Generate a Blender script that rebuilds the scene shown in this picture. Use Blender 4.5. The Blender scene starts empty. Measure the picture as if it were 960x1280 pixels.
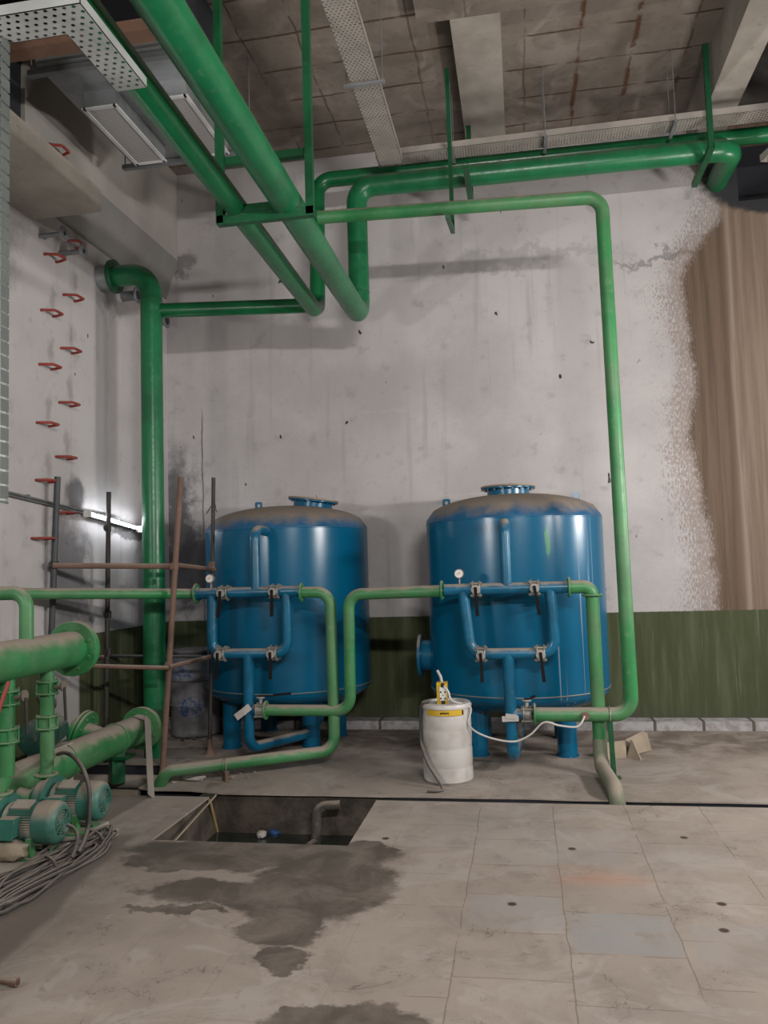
import bpy, bmesh, math, random
from mathutils import Vector, Matrix
random.seed(7)
C = bpy.context.scene.collection
PI = math.pi
V = Vector

# ------------------------------------------------------------------ camera
CAM_H = 1.6
YAW, PITCH, ROLL, FPX = math.radians(9.75), math.radians(4.07), math.radians(-1.72), 1000.0
fw = V((-math.sin(YAW)*math.cos(PITCH), math.cos(YAW)*math.cos(PITCH), math.sin(PITCH)))
r0 = V((math.cos(YAW), math.sin(YAW), 0)); u0 = r0.cross(fw)
rt = r0*math.cos(ROLL)+u0*math.sin(ROLL); up = -r0*math.sin(ROLL)+u0*math.cos(ROLL)
EYE = V((0, 0, CAM_H))
def ray(x, y): return fw + rt*((x-480)/FPX) - up*((y-640)/FPX)
def atY(x, y, Y): d = ray(x, y); return EYE + d*(Y/d.y)
def atZ(x, y, z=0.0): d = ray(x, y); return EYE + d*((z-CAM_H)/d.z)
def atX(x, y, X): d = ray(x, y); return EYE + d*(X/d.x)
cam_d = bpy.data.cameras.new('camera'); cam = bpy.data.objects.new('camera', cam_d); C.objects.link(cam)
cam_d.sensor_fit = 'VERTICAL'; cam_d.sensor_height = 24.0; cam_d.lens = FPX/1280.0*24.0
m = Matrix((rt, up, -fw)).transposed().to_4x4(); m.translation = EYE
cam.matrix_world = m; cam_d.clip_end = 100
bpy.context.scene.camera = cam

# ------------------------------------------------------------------ node helpers
class G:
    def __init__(s, name):
        s.m = bpy.data.materials.new(name); s.m.use_nodes = True
        s.t = s.m.node_tree; s.t.nodes.clear()
        s.out = s.n('ShaderNodeOutputMaterial'); s.b = s.n('ShaderNodeBsdfPrincipled')
        s.t.links.new(s.b.outputs[0], s.out.inputs[0])
        s._pos = None
    def n(s, k): return s.t.nodes.new(k)
    def set(s, sock, v):
        if isinstance(v, bpy.types.NodeSocket): s.t.links.new(v, sock)
        elif isinstance(v, (tuple, list)) and len(v) == 3 and sock.type == 'RGBA': sock.default_value = (*v, 1)
        else: sock.default_value = v
    def math(s, op, a, b=0.0, c=None, clamp=False):
        n = s.n('ShaderNodeMath'); n.operation = op; n.use_clamp = clamp
        s.set(n.inputs[0], a); s.set(n.inputs[1], b)
        if c is not None: s.set(n.inputs[2], c)
        return n.outputs[0]
    def vmath(s, op, a, b=(0, 0, 0)):
        n = s.n('ShaderNodeVectorMath'); n.operation = op
        s.set(n.inputs[0], a); s.set(n.inputs[1], b)
        return n.outputs['Value'] if op in ('LENGTH', 'DISTANCE', 'DOT_PRODUCT') else n.outputs[0]
    def pos(s):
        if s._pos is None: s._pos = s.n('ShaderNodeNewGeometry')
        return s._pos.outputs['Position']
    def normal(s): s.pos(); return s._pos.outputs['Normal']
    def obj(s): return s.n('ShaderNodeTexCoord').outputs['Object']
    def xyz(s, v):
        n = s.n('ShaderNodeSeparateXYZ'); s.set(n.inputs[0], v); return n.outputs
    def noise(s, scale, detail=4, vec=None, rough=.55, stretch=None, col=False, dist=0):
        n = s.n('ShaderNodeTexNoise'); n.inputs['Scale'].default_value = scale
        n.inputs['Detail'].default_value = detail; n.inputs['Roughness'].default_value = rough
        n.inputs['Distortion'].default_value = dist
        v = vec if vec is not None else s.pos()
        if stretch: v = s.vmath('MULTIPLY', v, stretch)
        s.set(n.inputs['Vector'], v)
        return n.outputs['Color' if col else 'Fac']
    def step(s, v, a, b):      # smooth step a..b -> 0..1
        n = s.n('ShaderNodeMapRange'); n.interpolation_type = 'SMOOTHSTEP'
        s.set(n.inputs[0], v); n.inputs[1].default_value = a; n.inputs[2].default_value = b
        return n.outputs[0]
    def mix(s, f, a, b, mode='MIX'):
        n = s.n('ShaderNodeMix'); n.data_type = 'RGBA'; n.blend_type = mode
        s.set(n.inputs[0], f); s.set(n.inputs[6], a); s.set(n.inputs[7], b)
        return n.outputs[2]
    def blob(s, p, c, r, soft=.25):   # 1 inside an ellipse of centre c, radii r
        d = s.vmath('SUBTRACT', p, c); d = s.vmath('DIVIDE', d, r)
        return s.step(s.vmath('LENGTH', d), 1+soft, 1-soft)
    def bump(s, h, strength=.3, dist=.02):
        n = s.n('ShaderNodeBump'); n.inputs['Strength'].default_value = strength; n.inputs['Distance'].default_value = dist
        s.set(n.inputs['Height'], h); s.set(s.b.inputs['Normal'], n.outputs[0])
    def base(s, col, rough=.5, metal=0.0, spec=.5):
        s.set(s.b.inputs['Base Color'], col); s.set(s.b.inputs['Roughness'], rough)
        s.b.inputs['Metallic'].default_value = metal
        s.set(s.b.inputs['Specular IOR Level'], spec)
        return s.m

DUST = (.30, .25, .205)
def paint(name, col, rough=.3, dust=.0, grime=.3, spec=.5, metal=0.0, dustcol=DUST, film=0.0, streak=None, var=1.0):
    """Painted or bare metal with mottling; dust lies only where the surface faces up."""
    g = G(name)
    n1 = g.noise(3.5, 5); n2 = g.noise(26, 4)
    c2 = tuple(v*(1-.28*var) for v in col)
    c = g.mix(g.step(n1, .35, .7), col, c2)
    c = g.mix(g.math('MULTIPLY', g.step(n2, .58, .72), grime), c, tuple(.55*v+.45*d for v, d in zip(col, dustcol)))
    r = g.math('ADD', rough, g.math('MULTIPLY', g.step(n2, .4, .8), .15*var))
    if film: c = g.mix(g.math('MULTIPLY', g.step(g.noise(2.2, 6), .3, .7), film), c, dustcol)
    if streak: c = streak(g, c)
    if dust > 0:
        nz = g.xyz(g.normal())[2]
        nz = g.math('ADD', nz, g.math('MULTIPLY', g.math('SUBTRACT', g.noise(9, 5), .5), .9))
        f = g.math('MULTIPLY', g.step(nz, .25, .9), dust)
        c = g.mix(f, c, dustcol); r = g.math('ADD', r, g.math('MULTIPLY', f, .4), clamp=True)
    g.bump(n2, .05*var, .01)
    return g.base(c, r, metal, spec)

M = {}
M['green_pipe'] = paint('glossy_green_pipe_paint', (.003, .125, .040), .28, .0, .10)
M['green_big'] = paint('green_big_pipe_paint', (.008, .150, .055), .30, .35, .18)
M['green_dusty'] = paint('dusty_green_pipe_paint', (.022, .205, .060), .42, 1.0, .35, film=.22)
M['green_frame'] = paint('green_bracket_paint', (.004, .085, .030), .4, .1, .15)
M['teal'] = paint('teal_motor_paint', (.012, .150, .115), .42, 1.0, .45, film=.15)
M['teal_dark'] = paint('dark_green_motor_paint', (.010, .06, .045), .5, .5, .4)
def tank_streaks(g, c):
    X, Y, Z = g.xyz(g.pos())
    s = g.noise(1.0, 2, stretch=(34, 34, .35), rough=.4)
    w = g.math('MULTIPLY', g.math('MULTIPLY', g.step(s, .66, .70), g.step(X, .18, .26)), g.step(X, .62, .52))
    c = g.mix(g.math('MULTIPLY', w, .55), c, (.35, .42, .5))
    q = g.vmath('ADD', g.pos(), g.vmath('MULTIPLY', g.vmath('SUBTRACT', g.noise(9, 3, col=True), (.5, .5, .5)), (.05, .05, .12)))
    c = g.mix(g.math('MULTIPLY', g.blob(q, (.20, 6.6, 1.78), (.022, .3, .12), .3), .6), c, (.10, .35, .10))
    return c
M['blue'] = paint('blue_tank_paint', (.0005, .100, .200), .24, .0, .0, streak=tank_streaks, var=.15)
M['blue_pipe'] = paint('blue_manifold_paint', (.002, .112, .215), .30, .95, .2)
M['blue_dome'] = paint('dusty_blue_dome_paint', (.004, .09, .21), .4, 1.0, .3, dustcol=(.21, .17, .135))
M['dust_pipe'] = paint('dust_covered_pipe', (.17, .19, .13), .8, .9, .5)
M['dust_dark'] = paint('dark_dusty_metal', (.045, .038, .032), .8, .6, .5)
M['galv'] = paint('galvanised_sheet', (.42, .44, .45), .42, .2, .3, metal=.75)
M['galv_dull'] = paint('dull_galvanised_steel', (.24, .25, .26), .55, .2, .5, metal=.4)
M['bolt'] = paint('zinc_bolts', (.30, .29, .26), .5, .4, .3, metal=.5)
M['lever'] = paint('black_lever', (.010, .010, .011), .85, .0, .05, spec=.15)
M['hub'] = paint('grey_cast_hub', (.34, .32, .295), .6, .5, .4)
M['hub_dull'] = paint('dusty_cast_hub', (.15, .125, .10), .7, .6, .4)
M['red'] = paint('red_step_paint', (.30, .035, .025), .55, .6, .5)
M['rust'] = paint('rusty_brown_tube', (.165, .098, .072), .75, .8, .5)
M['rust_dark'] = paint('dark_scaffold_tube', (.035, .028, .026), .6, .3, .5)
M['scaf_grey'] = paint('dark_grey_scaffold_tube', (.045, .048, .055), .5, .3, .3)
M['brown_steel'] = paint('brown_steel', (.16, .085, .055), .7, .2, .4)
M['cable'] = paint('dusty_grey_cable', (.055, .052, .050), .6, .55, .4)
M['hose_clear'] = paint('white_hose', (.55, .54, .52), .35, .3, .2)
M['hose_dark'] = paint('dark_hose', (.06, .055, .055), .5, .5, .3)
M['strap'] = paint('grey_metal_strip', (.30, .27, .24), .7, .6, .4)
M['white_pvc'] = paint('white_card', (.55, .52, .50), .7, .4, .5)
M['plank'] = paint('dusty_board', (.33, .27, .20), .85, .7, .5)
M['yellow'] = paint('yellow_plastic', (.65, .42, .03), .4, .1, .1)
M['black'] = paint('black_plastic', (.012, .012, .012), .5, 0, 0)
M['white_panel'] = paint('white_plastic', (.7, .7, .68), .4, 0, .05)
M['stick'] = paint('bamboo_stick', (.35, .24, .11), .7, .3, .4)
M['cap_blue'] = paint('blue_bottle_cap', (.03, .12, .35), .4, 0, .1)

# translucent dosing drum
g = G('natural_plastic_drum'); n = g.noise(7, 5); z = g.xyz(g.pos())[2]
c = g.mix(g.step(n, .4, .75), (.50, .48, .46), (.36, .33, .30))
g.b.inputs['Subsurface Weight'].default_value = .0
M['drum'] = g.base(c, .35)
g = G('grey_barrel_plastic'); n = g.noise(9, 5)
ob = g.obj(); zz = g.xyz(ob)
c = g.mix(g.step(n, .35, .7), (.20, .19, .20), (.11, .105, .11))
lb = g.mix(g.step(g.noise(30, 3, ob), .45, .55), (.045, .08, .20), (.20, .21, .26))
c = g.mix(g.math('MULTIPLY', g.blob(ob, (.05, -.2, .30), (.13, .3, .10), .1), .9), c, lb)
c = g.mix(g.math('MULTIPLY', g.blob(ob, (-.02, -.2, .63), (.12, .3, .07), .1), .8), c, lb)
M['barrel'] = g.base(c, .55)

# perforated tray steel
def perforated(name, col, pitch, hole, axes):
    g = G(name); o = g.xyz(g.obj())
    a, b = o[axes[0]], o[axes[1]]
    u = g.math('DIVIDE', a, pitch); v = g.math('DIVIDE', b, pitch*.8)
    row = g.math('MULTIPLY', g.math('MODULO', g.math('ADD', g.math('FLOOR', v), 1000.0), 2.0), .5)
    fu = g.math('SUBTRACT', g.math('FRACT', g.math('ADD', g.math('ADD', u, row), 1000.0)), .5)
    fv = g.math('SUBTRACT', g.math('FRACT', g.math('ADD', v, 1000.0)), .5)
    d = g.math('SQRT', g.math('ADD', g.math('MULTIPLY', fu, fu), g.math('MULTIPLY', g.math('MULTIPLY', fv, fv), .8)))
    nz = g.math('ABSOLUTE', g.xyz(g.normal())[2])
    holef = g.math('MULTIPLY', g.math('LESS_THAN', d, hole), g.math('GREATER_THAN', nz, .5) if axes != (0, 2) else 1.0)
    c = g.mix(g.step(g.noise(5, 4), .35, .7), col, tuple(k*.8 for k in col))
    g.base(c, .5, .25)
    tr = g.n('ShaderNodeBsdfTransparent'); mx = g.n('ShaderNodeMixShader')
    g.t.links.new(holef, mx.inputs[0]); g.t.links.new(g.b.outputs[0], mx.inputs[1]); g.t.links.new(tr.outputs[0], mx.inputs[2])
    g.t.links.new(mx.outputs[0], g.out.inputs[0])
    return g.m
M['tray'] = perforated('perforated_tray_steel', (.40, .365, .33), .032, .25, (0, 1))
M['tray_left'] = perforated('perforated_elbow_steel', (.40, .41, .40), .040, .22, (0, 1))
M['tray_vertical'] = perforated('perforated_riser_steel', (.13, .145, .138), .036, .16, (0, 2))

# grille
g = G('eggcrate_grille'); o = g.xyz(g.pos())
fx = g.math('FRACT', g.math('MULTIPLY', g.math('ADD', o[0], 50.0), 60.0)); fy = g.math('FRACT', g.math('MULTIPLY', g.math('ADD', o[1], 50.0), 60.0))
f = g.math('MULTIPLY', g.step(fx, .2, .4), g.step(fy, .2, .4))
M['grille'] = g.base(g.mix(f, (.50, .48, .47), (.13, .12, .12)), .6)
M['grille_frame'] = paint('grille_frame_white', (.6, .6, .6), .4, 0, .1)

g = G('lit_tube'); g.base((1, 1, 1), .5)
g.b.inputs['Emission Color'].default_value = (.9, .95, 1, 1); g.b.inputs['Emission Strength'].default_value = 55
M['tube_lit'] = g.m

# water
g = G('murky_pit_water')
g.bump(g.noise(14, 3), .06, .01)
M['water'] = g.base(g.mix(g.noise(2.0, 3), (.012, .016, .014), (.022, .028, .026)), .06)

# ------------------------------------------------------------------ wall, floor, ceiling materials
def wall_mat(name, kind):
    g = G(name); P = g.pos(); X, Y, Z = g.xyz(P)
    nb = g.noise(.9, 6, rough=.62); nm = g.noise(4.5, 6, rough=.65); nf = g.noise(34, 4)
    c = g.mix(g.step(nb, .35, .68), (.50, .475, .475), (.41, .385, .388))
    c = g.mix(g.math('MULTIPLY', g.step(nm, .55, .72), .45), c, (.26, .245, .25))
    c = g.mix(g.math('MULTIPLY', g.step(nf, .66, .74), .35), c, (.20, .18, .17))
    # vertical streaks and thin drips
    st = g.noise(1.0, 5, stretch=(9, 9, .55))
    c = g.mix(g.math('MULTIPLY', g.step(st, .56, .76), .35), c, (.25, .235, .235))
    # black pocks
    pk = g.noise(6.5, 2, stretch=(1.3, 1.3, .7))
    c = g.mix(g.step(pk, .735, .76), c, (.03, .03, .03))
    # horizontal pour joints
    wob = g.math('MULTIPLY', g.math('SUBTRACT', g.noise(2.2, 5), .5), .22)
    zj = g.math('ADD', Z, wob)
    for h, w in ((2.35, .015), (3.25, .02), (4.35, .02)):
        d = g.math('ABSOLUTE', g.math('SUBTRACT', zj, h))
        f = g.math('MULTIPLY', g.step(d, w, 0.0), g.step(nm, .45, .6))
        c = g.mix(g.math('MULTIPLY', f, .5), c, (.5, .48, .47))
    def smear(c, ctr, rad, col, amt, soft=.45, scl=2.6, nd=.9):
        q = g.vmath('ADD', P, g.vmath('MULTIPLY', g.vmath('SUBTRACT', g.noise(scl, 6, col=True, rough=.7), (.5, .5, .5)), (nd, nd, nd)))
        return g.mix(g.math('MULTIPLY', g.blob(q, ctr, rad, soft), amt), c, col)
    big = 50.0
    if kind == 'back':
        c = smear(c, (0.1, 8.2, 4.75), (.9, big, .07), (.25, .245, .25), .4)
        c = smear(c, (1.75, 8.2, 4.65), (.8, big, .05), (.14, .14, .15), .65)
        c = smear(c, (-.4, 8.2, 3.6), (.5, big, .5), (.30, .285, .28), .35)
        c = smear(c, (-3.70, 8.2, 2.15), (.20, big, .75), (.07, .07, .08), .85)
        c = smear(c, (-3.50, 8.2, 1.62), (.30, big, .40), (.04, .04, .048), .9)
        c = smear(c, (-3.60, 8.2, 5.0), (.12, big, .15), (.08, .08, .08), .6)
        c = smear(c, (-.6, 8.2, 1.5), (.5, big, .5), (.24, .23, .235), .4)
        # thin crack beside the corner
        d = g.math('ABSOLUTE', g.math('SUBTRACT', g.math('ADD', X, g.math('MULTIPLY', g.math('SUBTRACT', nm, .5), .05)), -3.40))
        c = g.mix(g.math('MULTIPLY', g.step(d, .012, .004), g.math('MULTIPLY', g.step(Z, 3.5, 3.2), .75)), c, (.08, .07, .07))
        # brown water stain to the right
        sn = g.noise(1.0, 5, stretch=(16, 16, .5), rough=.65)
        sp = g.noise(40, 6, stretch=(1.5, 1.5, .6), rough=.75)
        e = g.math('ADD', X, g.math('MULTIPLY', g.math('SUBTRACT', g.noise(1.3, 5), .5), .35))
        lean = g.math('MULTIPLY', g.step(Z, 4.3, 5.15), .36)       # edge runs off to the right near the top
        bulge = g.math('MULTIPLY', g.step(Z, 2.8, 1.6), .12)
        e = g.math('SUBTRACT', g.math('SUBTRACT', e, lean), bulge)
        spk = g.step(g.math('ADD', e, g.math('MULTIPLY', g.math('SUBTRACT', sp, .5), 2.2)), 1.40, 1.62)
        spk = g.math('MULTIPLY', spk, g.step(g.math('ADD', e, g.math('MULTIPLY', g.math('SUBTRACT', g.noise(2.6, 5, stretch=(1.4, 1.4, .8)), .5), 1.3)), 1.20, 1.50))
        c = g.mix(g.math('MULTIPLY', spk, .6), c, (.19, .135, .10))
        ef = g.math('ADD', e, g.math('MULTIPLY', g.math('SUBTRACT', sp, .5), .25))
        brown = g.mix(g.step(sn, .4, .62), (.140, .097, .069), (.098, .067, .047))
        c = g.mix(g.step(ef, 1.66, 1.76), c, brown)
        e2 = g.math('ADD', X, g.math('MULTIPLY', g.math('SUBTRACT', sn, .5), .12))
        tan = g.mix(g.step(sn, .35, .65), (.228, .170, .130), (.165, .118, .088))
        inner = e2
        c = g.mix(g.math('MULTIPLY', g.step(inner, 2.04, 2.14), g.step(Z, 5.3, 5.0)), c, tan)
        d = g.math('ABSOLUTE', g.math('SUBTRACT', inner, 2.12))
        c = g.mix(g.math('MULTIPLY', g.step(d, .03, .0), .35), c, (.36, .30, .255))
        # dark broken hole edge where the big pipe passes out
        q = g.vmath('ADD', P, g.vmath('MULTIPLY', g.vmath('SUBTRACT', g.noise(4, 5, col=True), (.5, .5, .5)), (.25, .25, .25)))
        c = g.mix(g.blob(q, (2.75, 8.2, 5.40), (.86, big, .42), .08), c, (.030, .030, .033))
    else:
        c = smear(c, (-3.8, 6.35, 2.30), (big, .14, .16), (.06, .06, .065), .8, .3, 5, .22)
        c = smear(c, (-3.8, 6.20, 1.50), (big, .28, .60), (.09, .09, .10), .8)
        c = smear(c, (-3.8, 7.35, 2.02), (big, .45, .05), (.05, .05, .05), .8, .3, 6, .3)
        c = smear(c, (-3.8, 6.95, 4.2), (big, .16, .14), (.16, .16, .16), .6)
        c = smear(c, (-3.8, 5.2, 4.2), (big, .35, .5), (.16, .15, .15), .6)
        c = smear(c, (-3.8, 6.8, 3.2), (big, .10, 2.0), (.30, .30, .31), .5, .3, 1, .1)
        for (px, py) in RUNGS:
            w = atX(px, py, -3.8)
            c = smear(c, (-3.8, w.y, w.z+.13), (big, .04, .10), (.18, .165, .155), .45, .7, 8, .2)
    # olive dado, lower edge of the whitewash
    dn = g.noise(1.0, 5, stretch=(11, 11, .9), rough=.65)
    dg = g.mix(g.step(dn, .4, .68), (.055, .066, .028), (.085, .102, .052))
    dg = g.mix(g.math('MULTIPLY', g.step(g.noise(1.0, 3, stretch=(30, 30, .8)), .64, .72), .5), dg, (.20, .20, .16))
    zz = g.math('ADD', Z, g.math('MULTIPLY', g.math('SUBTRACT', nf, .5), .01))
    lim = 1.105
    f = g.step(zz, lim+.004, lim-.004)
    if kind == 'left':
        blk = g.math('MULTIPLY', g.step(Y, 5.86, 5.90), g.step(Y, 6.42, 6.38))
        f = g.math('MULTIPLY', f, g.math('SUBTRACT', 1.0, g.math('MULTIPLY', blk, .85)))
    c = g.mix(f, c, dg)
    c = g.mix(g.math('MULTIPLY', g.step(Z, .30, .0), g.step(nm, .35, .7)), c, (.06, .055, .05))
    g.bump(g.math('ADD', g.math('MULTIPLY', nm, .8), g.math('MULTIPLY', nf, .35)), .25, .02)
    return g.base(c, .78, 0, .3)
RUNGS = [(95, 305), (70, 322), (93, 372), (66, 391), (90, 438), (64, 458), (88, 505), (61, 530), (84, 572), (60, 601), (83, 641), (55, 673)]
M['wall_back'] = wall_mat('whitewashed_wall_with_brown_stain', 'back')
M['wall_left'] = wall_mat('whitewashed_wall_with_smudges', 'left')

g = G('raw_concrete'); nb = g.noise(1.6, 6); nf = g.noise(22, 5)
c = g.mix(g.step(nb, .35, .65), (.36, .33, .29), (.25, .225, .195))
c = g.mix(g.math('MULTIPLY', g.step(nf, .6, .72), .4), c, (.16, .13, .11))
g.bump(nf, .3, .01); M['concrete'] = g.base(c, .85, 0, .3)
g = G('grey_haunch_band'); nb = g.noise(1.6, 6)
c = g.mix(g.step(nb, .35, .65), (.215, .205, .195), (.175, .168, .16)); g.bump(nb, .1, .01); M['band'] = g.base(c, .85, 0, .3)  # haunch face, a darker grey than the plaster above it
g = G('shaded_bay_concrete'); nb = g.noise(2.2, 6)
c = g.mix(g.step(nb, .35, .68), (.075, .068, .062), (.03, .028, .027)); M['bay_shade'] = g.base(c, .95, 0, .2)  # shade of the right-hand ceiling bay, painted as near-black concrete
g = G('upper_plaster'); nb = g.noise(1.6, 6)
c = g.mix(g.step(nb, .35, .65), (.37, .34, .315), (.30, .28, .26)); g.bump(nb, .1, .01); M['plaster'] = g.base(c, .85, 0, .3)

g = G('ceiling_concrete'); P = g.pos(); nb = g.noise(1.3, 6, rough=.65); nf = g.noise(15, 5)
c = g.mix(g.step(nb, .35, .68), (.225, .192, .163), (.152, .127, .106))
c = g.mix(g.math('MULTIPLY', g.step(nf, .58, .72), .4), c, (.11, .08, .06))
q = g.xyz(g.vmath('ADD', P, g.vmath('MULTIPLY', g.vmath('SUBTRACT', g.noise(2.5, 5, col=True), (.5, .5, .5)), (.06, .06, .06))))
def lines(ax, pitch, off, w):
    f = g.math('FRACT', g.math('DIVIDE', g.math('ADD', q[ax], 50+off), pitch))
    return g.step(g.math('ABSOLUTE', g.math('SUBTRACT', f, .5)), w/pitch, w*.3/pitch)
ln = g.math('MAXIMUM', lines(1, .46, .18, .018), g.math('MULTIPLY', lines(0, .47, .335, .014), .7))
ln = g.math('MULTIPLY', ln, g.step(g.noise(2.4, 4), .42, .56))
c = g.mix(g.math('MULTIPLY', g.step(g.noise(1.9, 6, dist=1.0), .52, .66), .45), c, (.33, .29, .255))
c = g.mix(g.math('MULTIPLY', ln, .8), c, (.065, .033, .02))
rs = g.math('MULTIPLY', g.math('MULTIPLY', lines(0, .47, .335, .035), g.step(g.xyz(g.pos())[0], .4, .5)), g.step(g.noise(2.6, 4), .50, .56))
c = g.mix(g.math('MULTIPLY', rs, .85), c, (.10, .045, .022))
g.bump(g.math('SUBTRACT', nf, g.math('MULTIPLY', ln, 2.0)), .3, .02)
M['ceiling'] = g.base(c, .9, 0, .2)

def floor_mat(name, front):
    g = G(name); P = g.pos(); X, Y, Z = g.xyz(P)
    nb = g.noise(.9, 6, rough=.65); nm = g.noise(3.6, 7, rough=.68, dist=.6); nf = g.noise(28, 5)
    c = g.mix(g.step(nb, .3, .7), (.335, .283, .246), (.262, .220, .190))
    c = g.mix(g.math('MULTIPLY', g.step(nm, .46, .66), .6), c, (.225, .190, .165))
    c = g.mix(g.math('MULTIPLY', g.step(g.noise(2.2, 6, dist=1.2, rough=.7), .50, .60), .40), c, (.385, .350, .320))
    c = g.mix(g.math('MULTIPLY', g.step(nf, .62, .72), .3), c, (.16, .12, .10))
    cr = g.step(g.math('ABSOLUTE', g.math('SUBTRACT', g.noise(1.7, 6, rough=.6, dist=.8), .5)), .0045, .001)
    c = g.mix(g.math('MULTIPLY', g.math('MULTIPLY', cr, g.step(nm, .5, .6)), .7), c, (.11, .072, .052))
    sc_ = g.step(g.noise(9, 5, rough=.7, dist=1.5), .60, .66)
    c = g.mix(g.math('MULTIPLY', g.math('MULTIPLY', sc_, g.step(g.noise(1.1, 4), .42, .58)), .45), c, (.17, .125, .098))
    if front:
        br = g.n('ShaderNodeTexBrick')
        qq = g.vmath('ADD', P, g.vmath('MULTIPLY', g.vmath('SUBTRACT', g.noise(3.5, 5, col=True), (.5, .5, .5)), (.035, .035, 0)))
        qx = g.xyz(qq); cb_ = g.n('ShaderNodeCombineXYZ'); g.set(cb_.inputs[0], g.math('ADD', qx[1], 20.35)); g.set(cb_.inputs[1], g.math('ADD', qx[0], 9.18))
        g.set(br.inputs['Vector'], cb_.outputs[0])
        br.offset = .4; br.squash = 1; br.inputs['Scale'].default_value = 1
        br.inputs['Brick Width'].default_value = .40; br.inputs['Row Height'].default_value = .465
        br.inputs['Mortar Size'].default_value = .004; br.inputs['Mortar Smooth'].default_value = .5; br.inputs['Bias'].default_value = 0
        br.inputs['Color1'].default_value = (0, 0, 0, 1); br.inputs['Color2'].default_value = (1, 1, 1, 1); br.inputs['Mortar'].default_value = (.5, .5, .5, 1)
        tone = g.xyz(br.outputs['Color'])[0]
        right = g.math('MAXIMUM', g.step(X, -1.0, -.4), .18)
        c = g.mix(g.math('MULTIPLY', g.math('MULTIPLY', g.step(tone, .66, .72), right), .2), c, (.27, .262, .255))
        c = g.mix(g.math('MULTIPLY', g.math('MULTIPLY', g.step(tone, .3, .24), right), .15), c, (.20, .165, .14))
        mt = g.math('MULTIPLY', g.math('MULTIPLY', br.outputs['Fac'], g.step(g.noise(4.2, 5), .40, .52)), right)
        c = g.mix(g.math('MULTIPLY', mt, .5), c, (.13, .095, .075))
        for x_, y_, w_, h_, am in ((.36, 3.69, .22, .19, .85), (-.1, 3.86, .21, .18, .6), (.83, 3.62, .2, .2, .35), (.25, 4.62, .2, .12, .4)):
            qa = g.vmath('ABSOLUTE', g.vmath('SUBTRACT', qq, (x_, y_, 0))); qv = g.xyz(qa)
            f_ = g.math('MULTIPLY', g.step(qv[0], w_+.01, w_-.01), g.step(qv[1], h_+.01, h_-.01))
            c = g.mix(g.math('MULTIPLY', g.math('MULTIPLY', f_, am), g.step(nm, .75, .35)), c, (.262, .258, .258))
        # orange chalky patch
        q3 = g.vmath('ADD', P, g.vmath('MULTIPLY', g.vmath('SUBTRACT', g.noise(7, 5, col=True), (.5, .5, .5)), (.5, .3, 0)))
        w = atZ(750, 1098); c = g.mix(g.math('MULTIPLY', g.blob(q3, (w.x, w.y, 0), (.22, .10, 9), .8), .30), c, (.50, .22, .13))
        # small dark pits
        for px, py in ((855, 1047), (902, 1130), (905, 1163), (640, 1130), (715, 1061), (482, 1048)):
            w = atZ(px, py); c = g.mix(g.blob(P, (w.x, w.y, 0), (.022, .022, 9), .3), c, (.06, .035, .025))
        # smooth darker cement strip along the plinth
        def side_of(a, b):
            nx, ny = (b.y-a.y), -(b.x-a.x); L = math.hypot(nx, ny); nx /= L; ny /= L
            if nx > 0: nx, ny = -nx, -ny
            sd = g.math('ADD', g.math('MULTIPLY', g.math('SUBTRACT', X, a.x), nx), g.math('MULTIPLY', g.math('SUBTRACT', Y, a.y), ny))
            return g.math('ADD', sd, g.math('MULTIPLY', g.math('SUBTRACT', g.noise(1.8, 4), .5), .16))
        s1 = g.math('MULTIPLY', g.step(side_of(atZ(152, 1056), atZ(28, 1180)), -.03, .03), g.step(Y, 4.80, 4.70))
        s2 = g.math('MULTIPLY', g.step(side_of(atZ(190, 996), atZ(140, 1024)), -.02, .02), g.step(Y, 4.70, 4.80))
        c = g.mix(g.math('MULTIPLY', g.math('MAXIMUM', s1, s2), .9), c, g.mix(nm, (.15, .125, .108), (.19, .162, .142)))
        # wet patches
        q4 = g.vmath('ADD', P, g.vmath('MULTIPLY', g.vmath('SUBTRACT', g.noise(3.2, 6, col=True, rough=.62), (.5, .5, .5)), (.55, .45, 0)))
        wet = None
        for px, py, rx, ry in ((325, 1066, .78, .26), (225, 1078, .34, .13), (395, 1108, .38, .42), (300, 1118, .52, .18), (215, 1139, .26, .045), (455, 1062, .15, .16),
                               (355, 1163, .23, .20), (346, 1203, .11, .09), (425, 1278, .30, .12), (370, 1262, .10, .06)):
            w = atZ(px, py); bl = g.blob(q4, (w.x, w.y, 0), (rx, ry, 9), .12)
            wet = bl if wet is None else g.math('MAXIMUM', wet, bl)
        wet2 = g.math('MULTIPLY', wet, g.math('ADD', .55, g.math('MULTIPLY', g.step(nm, .3, .6), .35)))
        c = g.mix(wet2, c, (.075, .060, .048))
        rough = g.math('SUBTRACT', .82, g.math('MULTIPLY', wet, .28))
        h = g.math('SUBTRACT', g.math('ADD', nm, g.math('MULTIPLY', nf, .3)), g.math('MULTIPLY', mt, 1.2))
        h = g.math('MULTIPLY', h, g.math('SUBTRACT', 1.0, g.math('MULTIPLY', wet, .7)))
        g.bump(h, .35, .012)
        return g.base(c, rough, 0, .35)
    # back floor: smoother, patchily darker towards the back
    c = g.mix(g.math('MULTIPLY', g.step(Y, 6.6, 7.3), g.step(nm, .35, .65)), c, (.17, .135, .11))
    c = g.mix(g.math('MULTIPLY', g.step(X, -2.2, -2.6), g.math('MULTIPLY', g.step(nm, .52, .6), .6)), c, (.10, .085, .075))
    g.bump(g.math('ADD', nm, g.math('MULTIPLY', nf, .3)), .3, .012)
    return g.base(c, .8, 0, .35)
M['floor_front'] = floor_mat('stone_slab_floor_with_wet_patches', True)
M['floor_back'] = floor_mat('dusty_cement_floor', False)
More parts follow.
